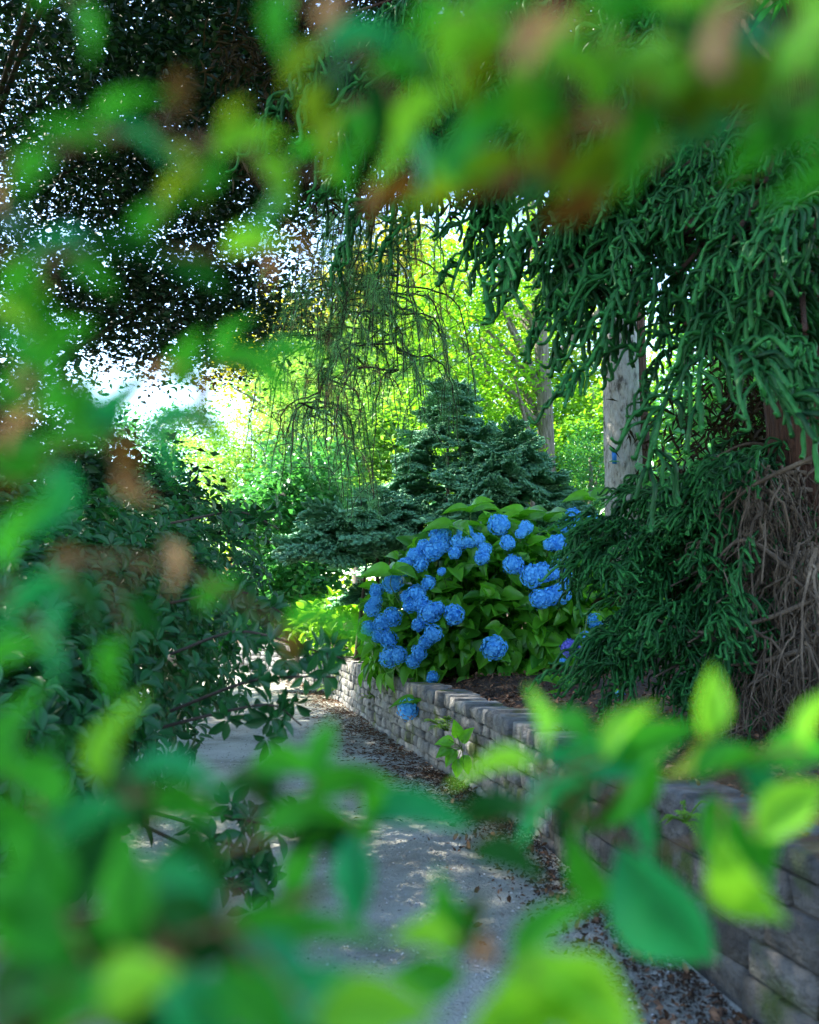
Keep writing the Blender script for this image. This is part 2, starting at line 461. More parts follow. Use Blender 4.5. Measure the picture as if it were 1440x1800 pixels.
stones = []
S_END = WS[-1] - 1.0
def courses(sa, sb, heights, wr):
    z = -.03
    for h in heights:
        s = sa - R.uniform(0, .1)
        while s < sb:
            L = R.uniform(*wr)
            e = s + L
            if e > sb - wr[0] * .5: e = sb
            stones.append((s, e, z, z + h - .005, R.uniform(-.012, .02), False))
            s = e + .003
        z += h
    s = sa
    while s < sb:
        L = R.uniform(wr[0] * .75, wr[1] * .8)
        e = min(s + L, sb)
        if sb - e < .06: e = sb
        stones.append((s, e, z, WALL_H + R.uniform(-.02, .03), R.uniform(.0, .035), True))
        s = e + .004
courses(1.0, 6.3, [.15, .12, .14, .1], (.2, .46))
courses(6.3, 12.4, [.085, .095, .075, .09, .08, .08], (.1, .3))
courses(12.4, S_END, [.1, .085, .1, .09, .09], (.13, .36))
def vis(t):
    p = wall_at((t[0] + t[1]) / 2)[0]
    return (p[1] if p[1] > 2.3 else 50) / ((t[1] - t[0]) * 1.0 + .1)
stones.sort(key=vis)
far = G()
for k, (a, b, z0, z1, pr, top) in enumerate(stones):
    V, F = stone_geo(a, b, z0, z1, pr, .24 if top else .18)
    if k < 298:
        g = G(); g.add(V, F, R.rand() * .6); g.build('stone', M['stone_shade_tinted'] if a < 6.28 else M['stone'], wall)
    else:
        far.add(V, F, R.rand())
tag(far.build('far_stones', M['stone'], wall), kind='stuff')

# ------------------------------------------------------------------ litter, pebbles
def litter(name, N, sfun, size, mat, label, cat, seed, elong=1.8, lift=.01, tpl=LEAF2, flat=.35):
    r = np.random.RandomState(seed)
    loc = sfun(r, N)
    loc[:, 2] += r.uniform(0.003, lift, N)
    ax = r.normal(size=(N, 3)); ax[:, 2] *= flat
    nr = r.normal(size=(N, 3)) * flat + [0, 0, 1]
    L = size * r.uniform(.5, 1.5, N)
    g = G(); scatter(g, tpl, loc, ax, nr, L, L / elong, r.rand(N))
    o = g.build(name, mat); tag(o, label, cat, kind='stuff')
    return o
def near_wall(spread, y0=1.5, y1=18.5):
    def f(r, N):
        y = y0 + (y1 - y0) * r.rand(N) ** 1.2
        x = wall_x(y) - .02 - np.abs(r.normal(size=N)) * spread
        return np.stack([x, y, bump2(x, y) + .002], -1)
    return f
litter('leaf_litter', 3800, near_wall(.2), .024, M['litter'], 'dry brown leaf litter along the foot of the stone wall', 'litter', 1, lift=.02)
litter('fallen_needles', 4200, near_wall(.3, 6, 19), .045, M['litter'], 'rust coloured fallen conifer needles along the path edge', 'litter', 2, elong=14, lift=.01, flat=.1)
litter('fallen_leaves', 420, near_wall(.22, 2, 7), .04, M['litter'], 'curled dead leaves scattered on the shaded near path', 'litter', 3, lift=.03, tpl=LEAF6, flat=.7)
litter('leaf_mould', 5200, near_wall(.16, 2.2, 8), .02, M['soil'], 'dark crumbly leaf mould along the shaded wall foot', 'leaf mould', 6, lift=.025, flat=.5)
def on_path(r, N):
    y = 1.8 + 9 * r.rand(N) ** 1.5
    x = wall_x(y) - .05 - r.rand(N) * 2.2
    return np.stack([x, y, bump2(x, y)], -1)
PEB = (np.array([[-.5, -.4, 0], [.5, -.45, 0], [.5, .45, 0], [-.45, .5, 0], [-.2, -.2, .35], [.25, -.2, .4], [.2, .25, .35], [-.2, .2, .4]]),
       [np.array([[0, 1, 5, 4], [1, 2, 6, 5], [2, 3, 7, 6], [3, 0, 4, 7], [4, 5, 6, 7]])])
litter('gravel', 9000, on_path, .009, M['pebble'], 'fine loose grey gravel on the path', 'gravel', 4, elong=1.2, lift=.004, tpl=PEB, flat=.05)
def on_bed(r, N):
    y = 3 + 8.5 * r.rand(N)
    x = wall_x(y) + .16 + r.rand(N) ** 1.5 * 2.2
    return np.stack([x, y, bed_z(x, y) + 2.4 * bump2(x, y)], -1)
litter('bark_mulch', 9000, on_bed, .035, M['litter'], 'brown bark mulch and dead leaves on the raised bed', 'mulch', 5, lift=.025, flat=.5)

# ------------------------------------------------------------------ hydrangea with blue heads
def head_mesh(name, mat, seed, nf=120):
    r = np.random.RandomState(seed)
    g = G()
    k = np.arange(nf) + .5
    ph = np.arccos(1 - 1.72 * k / nf); th = math.pi * (1 + 5 ** .5) * k
    c = np.stack([np.cos(th) * np.sin(ph), np.sin(th) * np.sin(ph), np.cos(ph) * .82], -1)
    c *= (1.0 + .08 * r.normal(size=(nf, 1)))
    c += r.normal(size=c.shape) * .03
    nr = nrm(c + r.normal(size=c.shape) * .22)
    PET = (np.array([[0, 0, 0], [.55, .5, .14], [1, .2, .05], [1, -.2, .05], [.55, -.5, .14], [.5, 0, .02]]),
           [np.array([[0, 5, 1], [1, 5, 2], [2, 5, 3], [3, 5, 4], [4, 5, 0]])])
    e = nrm(np.cross(nr, r.normal(size=c.shape)))
    f = np.cross(nr, e)
    v = r.rand(nf)
    for q in range(4):
        a = q * math.pi / 2 + r.normal(size=(nf, 1)) * .12
        ax = e * np.cos(a) + f * np.sin(a)
        scatter(g, PET, c * 1.0, ax + nr * .3, nr, .19 * r.uniform(.8, 1.2, nf), .2, np.clip(v * .75 + .25 * r.rand(nf), 0, 1))
    # dark core so the head is solid
    u = np.linspace(0, 2 * math.pi, 10, endpoint=False); t = np.linspace(.05, math.pi - .4, 6)
    V = np.array([[.74 * math.cos(a) * math.sin(b), .74 * math.sin(a) * math.sin(b), .6 * math.cos(b)] for b in t for a in u])
    i = np.arange(5)[:, None] * 10; j = np.arange(10)[None]
    g.add(V, np.stack([i + j, i + 10 + j, i + 10 + (j + 1) % 10, i + (j + 1) % 10], -1).reshape(-1, 4), .2)
    return g.mesh(name, mat)
HEADS = [head_mesh('flower_head', M['hyd_blue'], s) for s in range(5)]
HEADP = head_mesh('flower_head_purple', M['hyd_purple'], 9)
HEADK = head_mesh('flower_head_pink', M['hyd_pink'], 11, 60)
HL = [catleaf(grid_leaf(9, 4, lambda x: np.sin(np.pi * np.clip(x, 0, 1) ** .72) ** .8, .22, .22 + .1 * k, .03, .02, k)).mesh('leaf', M['hyd_leaf']) for k in range(4)]
HT = grid_leaf(7, 2, lambda x: np.sin(np.pi * np.clip(x, 0, 1) ** .72) ** .8, .22, .25)

hc = np.array([.92, 10.3, 1.05]); hr = np.array([1.5, 1.35, 1.22])
hyd = thing('hydrangea_bush', 'large hydrangea bush full of round blue flower heads above the stone wall', 'hydrangea', (hc[0], hc[1], .6))
hb = np.array(hyd.location)
def hyd_depth(px, py):
    """first hit of the view ray with the bush's rough ellipsoid, else its silhouette depth"""
    o_ = np.array([0, 0, CAMZ]); d_ = P(px, py, 1.0) - o_
    A = (d_ / hr) @ (d_ / hr); B = (d_ / hr) @ ((o_ - hc) / hr); C = ((o_ - hc) / hr) @ ((o_ - hc) / hr) - 1
    D = B * B - A * C
    return (-B - math.sqrt(D)) / A if D > 0 else -B / A
R = np.random.RandomState(21)
heads = [(878,175,52),(713,207,36),(593,230,50),(560,300,50),(605,280,34),(690,255,42),(740,250,36),(775,243,30),(663,310,32),(810,290,30),(795,332,34),(920,260,36),(948,367,46),
 (515,280,36),(470,320,36),(425,365,36),(500,365,35),(600,400,20),(425,400,24),(362,455,46),(283,495,36),(280,540,30),(262,580,38),(535,455,32),(478,508,42),(428,522,30),(445,570,32),
 (500,560,40),(540,605,50),(580,580,32),(660,610,46),(485,660,30),(360,620,42),(310,650,40),(245,675,34),(290,715,30),(340,728,42),(345,820,44),(390,805,38),(558,703,42),(520,745,32),(490,795,36),(462,835,34),(855,770,56),
 (555,915,28),(1010,185,34),(985,215,26),(1240,125,36),(1200,182,38),(1285,215,52),(1165,265,46),(1125,270,30),(1200,300,34),(1040,425,54),(1090,405,46),(1140,410,30),(1180,360,42),
 (1205,430,34),(1080,535,48),(1130,520,44),(1180,505,48),(1290,300,36),(1345,645,36),(1300,720,28),(1345,150,34),(1470,1000,20)]
stems = G()
for k, (cx, cy, r_) in enumerate(heads):
    px, py = 560 + cx * .3611, 860 + cy * .3611
    d = hyd_depth(px, py)
    if px > 1050: d = 7.3 if py > 1150 else 9.0
    rad = r_ * .3611 * d / FPX * 1.0
    c = P(px, py, d)
    out = nrm(nrm((c - hc) / hr) * .9 + np.array([0, -.45, .35]) + R.normal(size=3) * .12)
    if py > 1060: out = nrm(out + np.array([0, -.5, -.2]))
    e1 = nrm(np.cross(out, [.3, .9, .1])); e2 = np.cross(out, e1)
    a = R.rand() * 6.28
    e1, e2 = e1 * math.cos(a) + e2 * math.sin(a), e2 * math.cos(a) - e1 * math.sin(a)
    sc = rad * R.uniform(.95, 1.05, 3); 
    l = c - hb
    Mx = Matrix(((e1[0] * sc[0], e2[0] * sc[1], out[0] * sc[2], l[0]), (e1[1] * sc[0], e2[1] * sc[1], out[1] * sc[2], l[1]), (e1[2] * sc[0], e2[2] * sc[1], out[2] * sc[2], l[2]), (0, 0, 0, 1)))
    link('flower_head', HEADS[k % 5], hyd, Mx)
    root = np.array([hc[0] + (c[0] - hc[0]) * .35, hc[1] + .1 + (c[1] - hc[1]) * .2, .6])
    mid = root * .45 + c * .55 - [0, 0, .08]
    tube(stems, smoothline([root, mid, c - out * rad * .5], 7), np.linspace(.008, .005, 7), 4)
    # leaves just under the head
    for q in range(3):
        th = R.rand() * 6.28
        ax = nrm(e1 * math.cos(th) + e2 * math.sin(th) - out * .25)
        link('leaf', HL[R.randint(4)], hyd, leafmatrix(c - out * rad * .6, ax, out + R.normal(size=3) * .2, rad * R.uniform(1.7, 2.6), rad * R.uniform(1.1, 1.6), hb))
# purple head low by the cedar, low head hanging over the wall
for (px, py, d, rp, me) in [(1003, 1140, 8.0, 15, HEADP), (718, 1247, 8.8, 17, HEADS[2]), (990, 1163, 8.0, 6, HEADS[1])]:
    c = P(px, py, d); rad = rp * d / FPX
    link('flower_head', me, hyd, Matrix.Translation(Vector(c - hb)) @ Matrix.Rotation(.9, 4, 'X') @ Matrix.Diagonal((rad, rad, rad, 1)))
    tube(stems, smoothline([P(px + 30, py - 60, d + .35), P(px + 22, py - 22, d + .1), c], 7), np.linspace(.006, .004, 7), 4)
# terminal leaf tufts standing above the heads
for (px, py, d) in [(828, 900, 9.8), (800, 930, 9.5), (922, 912, 10.2), (965, 918, 10.3), (1040, 880, 10.6), (1010, 930, 10.2), (985, 1205, 7.9), (1005, 1225, 7.8), (738, 1238, 8.8), (690, 1010, 9.3), (870, 955, 9.6)]:
    c = P(px, py, d)
    for q in range(4):
        th = q * 1.57 + R.rand() * .7
        ax = nrm([math.cos(th), math.sin(th) * .9, R.uniform(.15, .7)])
        link('leaf', HL[q], hyd, leafmatrix(c, ax, np.array([0, -.75, 1]) + R.normal(size=3) * .3, R.uniform(.24, .32) * (.6 if d < 8.5 else 1), R.uniform(.16, .21) * (.55 if d < 8.5 else 1), hb))
    tube(stems, smoothline([c - [0, 0, .5] + (hc - c) * .3, c - [0, 0, .15], c], 6), np.linspace(.007, .004, 6), 4)
stems.build('stems', M['green_stem'], hyd)['kind'] = 'stuff'
# foliage through the bush
g = G(); N = 2600
u = rdir(R, N, .1); u[:, 1] -= .35; u = nrm(u)
rr = R.uniform(.3, .98, N) ** .6
loc = hc + u * hr * (rr * .93)[:, None]
loc = loc[(loc[:, 2] > .72) & (loc[:, 0] > wall_x(loc[:, 1]) - .25)]
N = len(loc)
uu = nrm((loc - hc) / hr)
ax = nrm(uu * .7 + R.normal(size=(N, 3)) * [.9, .9, .4] + [0, -.25, -.15])
nr = uu * .45 + [0, -.3, 1.0] + R.normal(size=(N, 3)) * .45
Ls = R.uniform(.15, .27, N)
scatter(g, HT, loc, ax, nr, Ls, Ls * .62, R.rand(N))
# lower skirt hanging to the bed
N = 260
th = R.uniform(2.6, 5.6, N)
loc = np.stack([hc[0] + np.cos(th) * 1.35 * R.uniform(.75, 1, N), hc[1] + np.sin(th) * 1.2 * R.uniform(.75, 1, N), R.uniform(.62, 1.1, N)], -1)
ax = np.stack([np.cos(th) * .5, np.sin(th) * .5, -np.ones(N) * .8], -1) + R.normal(size=(N, 3)) * .35
scatter(g, HT, loc, ax, np.stack([np.cos(th), np.sin(th), np.ones(N) * .6], -1), R.uniform(.15, .25, N), .14, R.rand(N))
tag(g.build('foliage', M['hyd_leaf'], hyd), kind='stuff')

# pink hydrangea further along the wall
pc = np.array([-.95, 14.3, .95])
ph_ = thing('pink_hydrangea', 'small lime green hydrangea with pink heads growing behind the blue one', 'hydrangea', (pc[0], pc[1], .55))
g = G(); N = 420
u = rdir(R, N, .4); loc = pc + u * np.array([.75, .8, .5]) * R.uniform(.5, 1, (N, 1)); L_s = R.uniform(.11, .2, N)
scatter(g, HT, loc, nrm(u + R.normal(size=(N, 3)) * .7), u * .4 + [0, -.2, .9] + R.normal(size=(N, 3)) * .3, L_s, L_s * .6, R.rand(N))
g.build('foliage', M['lime'], ph_)['kind'] = 'stuff'
for px, py in [(638, 1111), (641, 1085), (655, 1120), (612, 1100)]:
    c = P(px, py, 13.6); link('flower_head', HEADK, ph_, Matrix.Translation(Vector(c - np.array(ph_.location))) @ Matrix.Rotation(.7, 4, 'X') @ Matrix.Diagonal((.07, .07, .07, 1)))

# ------------------------------------------------------------------ wall plants
def fern(name, label, px, py, d, n, L, seed, mat=M['fern'], cat='fern', group=None):
    r = np.random.RandomState(seed)
    base = P(px, py, d)
    t = thing(name, label, cat, base, group)
    for k in range(n):
        th = r.uniform(0, 6.28); el = r.uniform(.1, .9)
        dr = np.array([math.cos(th) * .8 - .2, math.sin(th) * .5 - .45, el])
        pts = smoothline([base, base + dr * L * .5, base + dr * L * .85 + [0, 0, -.25 * L], ], 12)
        g = G(); tube(g, pts, np.linspace(.004, .001, 12), 3)
        tan = nrm(np.gradient(pts, axis=0)); sd = nrm(np.cross(tan, [0, 0, 1.0]))
        for s in (-1, 1):
            w_ = np.sin(np.linspace(.5, 3.0, 11)) * L * .2
            scatter(g, LEAF2, pts[:11], sd[:11] * s + tan[:11] * .35, np.tile([0, -.3, 1.0], (11, 1)), w_, L * .055, r.rand(11))
        g.build('frond', mat, t)
    return t
fern('fern', 'yellow green fern rooted in the stone wall above a broad leaved sprig', 787, 1285, 7.4, 8, .24, 3)
fern('fern', 'dark fern in the shaded near wall under mossy coping', 1205, 1445, 3.52, 7, .15, 5)
fern('fern', 'tiny pale fern in a high joint of the sunlit wall', 650, 1228, 10.85, 7, .15, 6)
fern('fern', 'bright weed tuft at the wall foot where the path bends', 583, 1215, 13.9, 9, .3, 8)
fern('fern', 'green weed tuft in the gravel at the wall foot', 1095, 1625, 3.9, 5, .1, 9)
sp = thing('sapling', 'broad leaved light green sprig sprouting from the stone wall', 'plant', P(815, 1322, 7.0))
g = G(); b0 = np.array(sp.location)
for k, (px, py, an) in enumerate([(800, 1285, 100), (812, 1300, 60), (790, 1300, 170), (798, 1320, 225), (803, 1345, 262), (785, 1315, 200), (815, 1335, 290)]):
    c = P(px, py, 6.95); a = math.radians(an)
    link('leaf', HL[k % 4], sp, leafmatrix(P(812, 1315, 6.98) * .4 + c * .6, [math.cos(a), -.35, math.sin(a)], [0, -.7, .6], .13, .085, b0))
    tube(g, smoothline([b0 + [0, .1, -.02], P(812, 1315, 6.98), c], 5), .003, 4)
g.build('stem', M['green_stem'], sp)

# ------------------------------------------------------------------ generic trees
def fol(r, centers, per, sig, size, tpl=LEAF2, ratio=.55, up=.8, g=None, droop=0.0):
    g = g or G()
    N = len(centers) * per
    loc = np.repeat(centers, per, 0) + r.normal(size=(N, 3)) * np.asarray(sig)
    ax = r.normal(size=(N, 3)); ax[:, 2] = ax[:, 2] * .5 - droop
    nr = r.normal(size=(N, 3)) * .6 + [0, 0, up]
    L = size * r.uniform(.65, 1.35, N)
    v = np.clip(np.repeat(r.rand(len(centers)), per) * .5 + r.rand(N) * .5, 0, .999)
    scatter(g, tpl, loc, ax, nr, L, L * ratio, v)
    return g

def shell(r, c, rad, n, inner=.45, zmin=None):
    u = rdir(r, n); lump = 1 + .22 * np.sin(u[:, 0] * 5 + c[0]) * np.cos(u[:, 2] * 6) + .12 * r.normal(size=n)
    p = np.asarray(c) + u * np.asarray(rad) * (r.uniform(inner ** 3, 1, n) ** (1 / 3) * lump)[:, None]
    if zmin is not None: p = p[p[:, 2] > zmin]
    return p

def tree(name, label, base, crowns, per, sig, size, mat, trunk_r, bark, seed, top=None, cat='tree', group=None, tpl=LEAF2, lean=(0, 0), nl=10, ratio=.55, zmin=None, up=.8, droop=0, inner=.45, limb=None):
    """crowns: list of (centre, radii, clusters)"""
    r = np.random.RandomState(seed)
    t = thing(name, label, cat, base, group)
    b = np.asarray(base, float)
    top = top or crowns[0][0][2]
    z = np.linspace(0, 1, 16)
    tp = np.stack([b[0] + lean[0] * z + .06 * np.sin(z * 5 + seed), b[1] + lean[1] * z + .05 * np.sin(z * 4), b[2] - .1 + (top - b[2]) * z], -1)
    g = G(); tube(g, tp, np.interp(z, [0, .06, 1], [trunk_r * 1.35, trunk_r, trunk_r * .45]), 14, rough=.05, rng=r)
    g.build('trunk', bark, t, smooth=True)
    cs = [shell(r, c, rad, n, inner, zmin) for c, rad, n in crowns]
    allc = np.vstack(cs)
    for q in range(nl):
        e = allc[r.randint(len(allc))]
        s = tp[np.clip(int(16 * np.clip((e[2] - b[2]) / (top - b[2]) - .25, .2, .95)), 3, 15)]
        g = G(); tube(g, smoothline([s, s * .5 + e * .5 + [0, 0, .1 + .1 * r.rand()], e], 10) + r.normal(size=(10, 3)) * .015, np.linspace(limb or trunk_r * .4, trunk_r * .08, 10), 5)
        g.build('limb', bark, t)
    g = fol(r, allc, per, sig, size, tpl, ratio, up, droop=droop)
    tag(g.build('crown', mat, t), kind='stuff')
    return t

# ------------------------------------------------------------------ bristly shoots (cedar, spruce)
def shoot(g, pts, r0, var, sides=6, rng=None, spike=.6):
    """rope-like shoot with short needles: a star section that twists along it"""
    n = len(pts)
    tan = nrm(np.gradient(pts, axis=0))
    ref = np.array([.4, .7, .6]); e1 = nrm(np.cross(tan, ref)); e2 = np.cross(tan, e1)
    th = np.linspace(0, 2 * math.pi, sides, endpoint=False)[None] + np.arange(n)[:, None] * .5
    star = 1 + spike * np.where((np.arange(sides)[None] + np.arange(n)[:, None]) % 2 == 0, 1, -1)
    prof = np.sin(np.linspace(.55, 2.75, n)) ** .4
    rad = r0 * prof[:, None] * star
    V = pts[:, None, :] + e1[:, None] * (np.cos(th) * rad)[..., None] + e2[:, None] * (np.sin(th) * rad)[..., None] + tan[:, None] * (np.where(star > 1, r0 * .9, -r0 * .4))[..., None]
    i = np.arange(n - 1)[:, None] * sides; j = np.arange(sides)[None]; k = (j + 1) % sides
    F = np.stack([i + j, i + k, i + sides + k, i + sides + j], -1).reshape(-1, 4)
    V = np.vstack([V.reshape(-1, 3), pts[-1] + tan[-1] * r0 * .5])
    jj = np.arange(sides)
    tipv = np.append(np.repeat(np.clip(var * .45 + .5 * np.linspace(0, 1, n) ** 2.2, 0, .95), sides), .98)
    g.add(V, [F, np.stack([(n - 1) * sides + jj, (n - 1) * sides + (jj + 1) % sides, np.full(sides, n * sides)], -1)], tipv)

def cedar_spray(seed, n=22, r0=.0076):
    """hanging cedar spray: origin at its base, hangs to about -z .55 m and reaches +x"""
    r = np.random.RandomState(seed)
    g = G()
    main = smoothline([[0, 0, 0], [.16, 0, -.06], [.3, r.uniform(-.05, .05), -.2], [.4, r.uniform(-.08, .08), -.4]], 12)
    shoot(g, main, r0 * 1.05, r.rand() * .3, 6, r, .5)
    for k in range(n):
        t = r.uniform(.1, .98); p = main[int(t * 11)]
        a = r.uniform(-1.3, 1.3); L = r.uniform(.14, .34)
        d0 = np.array([math.cos(a) * .8, math.sin(a) * .9, r.uniform(-.6, .1)])
        p1 = p + d0 * L * .4
        p2 = p1 + np.array([d0[0] * .3, d0[1] * .3, -.75]) * L * .45
        p3 = p2 + np.array([r.uniform(.1, .5), d0[1] * .35, r.uniform(-.35, .3)]) * L * .32
        shoot(g, smoothline([p, p1, p2, p3], 14), r0 * r.uniform(.7, 1.1), r.rand() ** 2, 6, r, .5)
    return g
CEDG = [cedar_spray(s) for s in range(9)]
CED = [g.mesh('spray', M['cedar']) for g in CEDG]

R = np.random.RandomState(5)
TX, TY = 2.25, 5.6
ced = thing('cedar_tree', 'dark cedar tree with drooping rope-like green shoots and shaggy dead twigs', 'tree', (TX, TY, float(bed_z(TX, TY))))
cb = np.array(ced.location)
g = G()
tz = np.linspace(cb[2] - .1, 12, 30)
tube(g, np.stack([TX + .05 * np.sin(tz), TY + .04 * np.cos(tz * 1.3), tz], -1), np.interp(tz, [.5, 1.2, 12], [.36, .27, .12]), 18, rough=.07, rng=R)
g.build('trunk', M['bark_dark'], ced, smooth=True)
sprays = 0
def cedar_limb(end, scale, zoff, n, thick=.022, droop=.15, frac=.3, spread=.12, mat=None):
    global sprays
    end = np.asarray(end, float)
    st = np.array([TX, TY, end[2] + zoff])
    mid = st * .5 + end * .5 + [0, 0, .25 * zoff + droop]
    pts = smoothline([st, mid, end], 16)
    g = G(); tube(g, pts, np.linspace(thick, thick * .3, 16), 6); g.build('limb', mat or M['bark_dark'], ced)
    dirh = end - st; dirh[2] = 0; dirh = nrm(dirh)
    for k in range(n):
        if sprays >= 299: return
        t = frac + (1 - frac) * (k + R.rand()) / n
        p = pts[min(15, int(t * 15))] + R.normal(size=3) * spread * np.array([1, 1, .5])
        yaw = math.atan2(dirh[1], dirh[0]) + R.uniform(-1.0, 1.0) * (1.1 - .5 * t)
        s = scale * R.uniform(.75, 1.2)
        Mx = Matrix.Translation(Vector(p - cb)) @ Matrix.Rotation(yaw, 4, 'Z') @ Matrix.Rotation(R.uniform(-.35, .45), 4, 'Y') @ Matrix.Rotation(R.uniform(-.4, .4), 4, 'X') @ Matrix.Diagonal((s, s, s, 1))
        link('spray', CED[R.randint(len(CED))], ced, Mx)
        sprays += 1
for (px, py, d) in [(1195, 300, 4.6), (1205, 400, 4.5), (1190, 480, 4.6), (1205, 570, 4.5), (1220, 640, 4.3), (1285, 420, 4.1), (1345, 320, 4.2), (1355, 520, 3.9), (1435, 400, 3.8), (1415, 580, 3.8), (1315, 620, 4.1), (1485, 300, 3.7)]:
    cedar_limb(P(px, py, d), 1.0, .45, 7, .03)
for (px, py, d) in [(790, 300, 5.6), (850, 400, 5.4), (930, 440, 5.2), (1000, 470, 5.0), (1040, 540, 5.2), (700, 180, 5.6), (620, 110, 5.4), (860, 160, 5.0), (980, 250, 4.8), (1080, 380, 5.1), (1050, 430, 5.3), (1070, 490, 5.3), (800, 40, 5), (1050, 90, 4.6), (640, 220, 5.6), (730, 280, 5.5), (760, 350, 5.5), (570, 170, 5.5), (690, 60, 5.2), (560, 40, 5.2)]:
    cedar_limb(P(px, py, d), 1.15, .35, 6, .022, .25, .45)
for (px, py, d) in [(1070, 960, 5.3), (1155, 880, 5.4), (1090, 1050, 5.2), (1115, 1130, 5.0), (1215, 830, 5.4), (1235, 920, 5.0), (1180, 1030, 4.9), (1210, 1130, 4.7), (1285, 860, 5.2), (1250, 950, 4.9), (1260, 1060, 4.7), (1150, 1190, 4.9)]:
    cedar_limb(P(px, py, d), .72, .1, 8, .014, .1, .25, .16, M['twig_brown'])
r = np.random.RandomState(55)
cc = np.vstack([shell(r, (3.0, 4.8, 6.8), (2.6, 3.0, 2.4), 380, .3)])
cc = cc[(cc[:, 2] - CAMZ) / np.maximum(cc[:, 1], .5) > .66]
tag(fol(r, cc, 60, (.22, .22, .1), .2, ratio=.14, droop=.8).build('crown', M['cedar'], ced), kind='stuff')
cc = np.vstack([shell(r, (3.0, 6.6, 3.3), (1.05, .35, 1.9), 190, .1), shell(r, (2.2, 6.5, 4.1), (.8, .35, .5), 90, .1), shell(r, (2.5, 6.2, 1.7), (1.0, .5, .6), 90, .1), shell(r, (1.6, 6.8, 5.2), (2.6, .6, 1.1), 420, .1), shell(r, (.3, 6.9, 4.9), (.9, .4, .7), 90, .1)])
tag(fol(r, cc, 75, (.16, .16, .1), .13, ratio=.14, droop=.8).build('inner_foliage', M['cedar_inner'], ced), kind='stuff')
# finer skirt of the lower branches, too small to pick apart
skirt = G()
for k in range(112):
    px, py = R.uniform(1060, 1330), R.uniform(820, 1170)
    if px < 1150 and py < 900: continue
    p = P(px, py, R.uniform(4.9, 5.9)); yaw = R.uniform(2.2, 4.6); sc = R.uniform(.5, .82)
    Mx = np.array((Matrix.Rotation(yaw, 3, 'Z') @ Matrix.Rotation(R.uniform(-.8, .2), 3, 'Y') @ Matrix.Rotation(R.uniform(-.5, .5), 3, 'X')))
    q = CEDG[R.randint(9)]; V = np.concatenate(q.V); A = np.concatenate(q.A)
    skirt.add(p + (V * sc) @ Mx.T, q.F, A)
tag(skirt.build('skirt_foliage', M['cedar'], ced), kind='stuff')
# shaggy dead twigs hanging round the trunk
for (px, py, d, w_, h_) in [(1400, 830, 4.9, 120, 150), (1350, 880, 4.8, 90, 190), (1420, 960, 4.7, 90, 220), (1385, 1000, 4.6, 80, 180), (1330, 850, 4.9, 70, 160), (1430, 1100, 4.6, 80, 170), (1390, 1120, 4.6, 100, 180), (1300, 900, 4.9, 60, 120), (1360, 1180, 4.6, 90, 130)]:
    g = G(); top = P(px, py, d)
    tube(g, smoothline([np.array([TX, TY - .2, top[2] + .12]), top * .5 + np.array([TX, TY, top[2]]) * .5 + [0, 0, .1], top], 8), np.linspace(.018, .01, 8), 5, R.rand())
    for k in range(34):
        a = R.normal() * .36; L = h_ / FPX * d * R.uniform(.45, 1.2)
        s0 = top + np.array([R.normal() * w_ / FPX * d * .35, R.normal() * .12, R.normal() * .03])
        e = s0 + np.array([math.sin(a) * .7, R.normal() * .25, -math.cos(a)]) * L
        m1 = s0 * .6 + e * .4 + np.array([math.sin(a) * .2 * L, R.normal() * .03, .06 * L])
        pts = smoothline([s0, m1, e], 8); pts[1:] += R.normal(size=(7, 3)) * .006
        tube(g, pts, np.linspace(.0065, .003, 8) * R.uniform(.6, 1.3), 4, R.rand())
        for q in range(2):
            b = pts[R.randint(3, 7)]
            tube(g, smoothline([b, b + np.array([R.normal() * .05, R.normal() * .04, -.07]), b + np.array([R.normal() * .07, R.normal() * .05, -.16])], 4), .003, 3, R.rand())
    g.build('dead_branch', M['twig_brown'], ced)
for pts_ in [[(1440, 800, 4.6), (1330, 850, 4.7), (1270, 900, 4.9)], [(1440, 1050, 4.5), (1340, 1090, 4.6), (1230, 1112, 4.8), (1130, 1080, 5.0)], [(1420, 1140, 4.5), (1330, 1165, 4.6), (1250, 1170, 4.7)], [(1390, 1000, 4.6), (1300, 950, 4.7), (1220, 1040, 4.9)]]:
    g = G(); tube(g, smoothline([P(*q) for q in pts_], 12), np.linspace(.014, .005, 12), 6, .9); g.build('dead_branch', M['twig_brown'], ced)

# tall evergreen on the far side of the path: dark canopy with sky pinholes
def at(px, py, d): return P(px, py, d)
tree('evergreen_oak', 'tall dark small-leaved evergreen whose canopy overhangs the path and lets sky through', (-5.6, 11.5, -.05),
     [((-5.2, 11.5, 8.6), (4.6, 4.6, 3.6), 1600), ((-2.7, 12.0, 7.6), (2.0, 2.2, 1.8), 520), ((-2.9, 12.5, 5.1), (1.9, 1.4, .6), 210), ((-4.6, 5.0, 7.2), (3.6, 3.2, 1.8), 950), ((-6.3, 13.5, 5.0), (1.8, 1.5, 1.2), 150)], 70, (.31, .31, .22), .085, M['dark_leaf'], .3, M['twig_dark'], 31, top=9.5, nl=34, limb=.035)  # crown lobe nearest the viewpoint is unseen, added to block the sun
tree('holly_tree', 'dense dark glossy evergreen below the tall canopy beside the path', (-4.6, 9.6, -.05),
     [((-3.3, 9.4, 1.9), (1.7, 1.4, .9), 200), ((-4.9, 9.6, 2.6), (1.6, 1.5, 1.5), 160)], 60, (.16, .16, .12), .1, M['dark_leaf'], .14, M['bark_grey'], 32, top=4.5, nl=12)
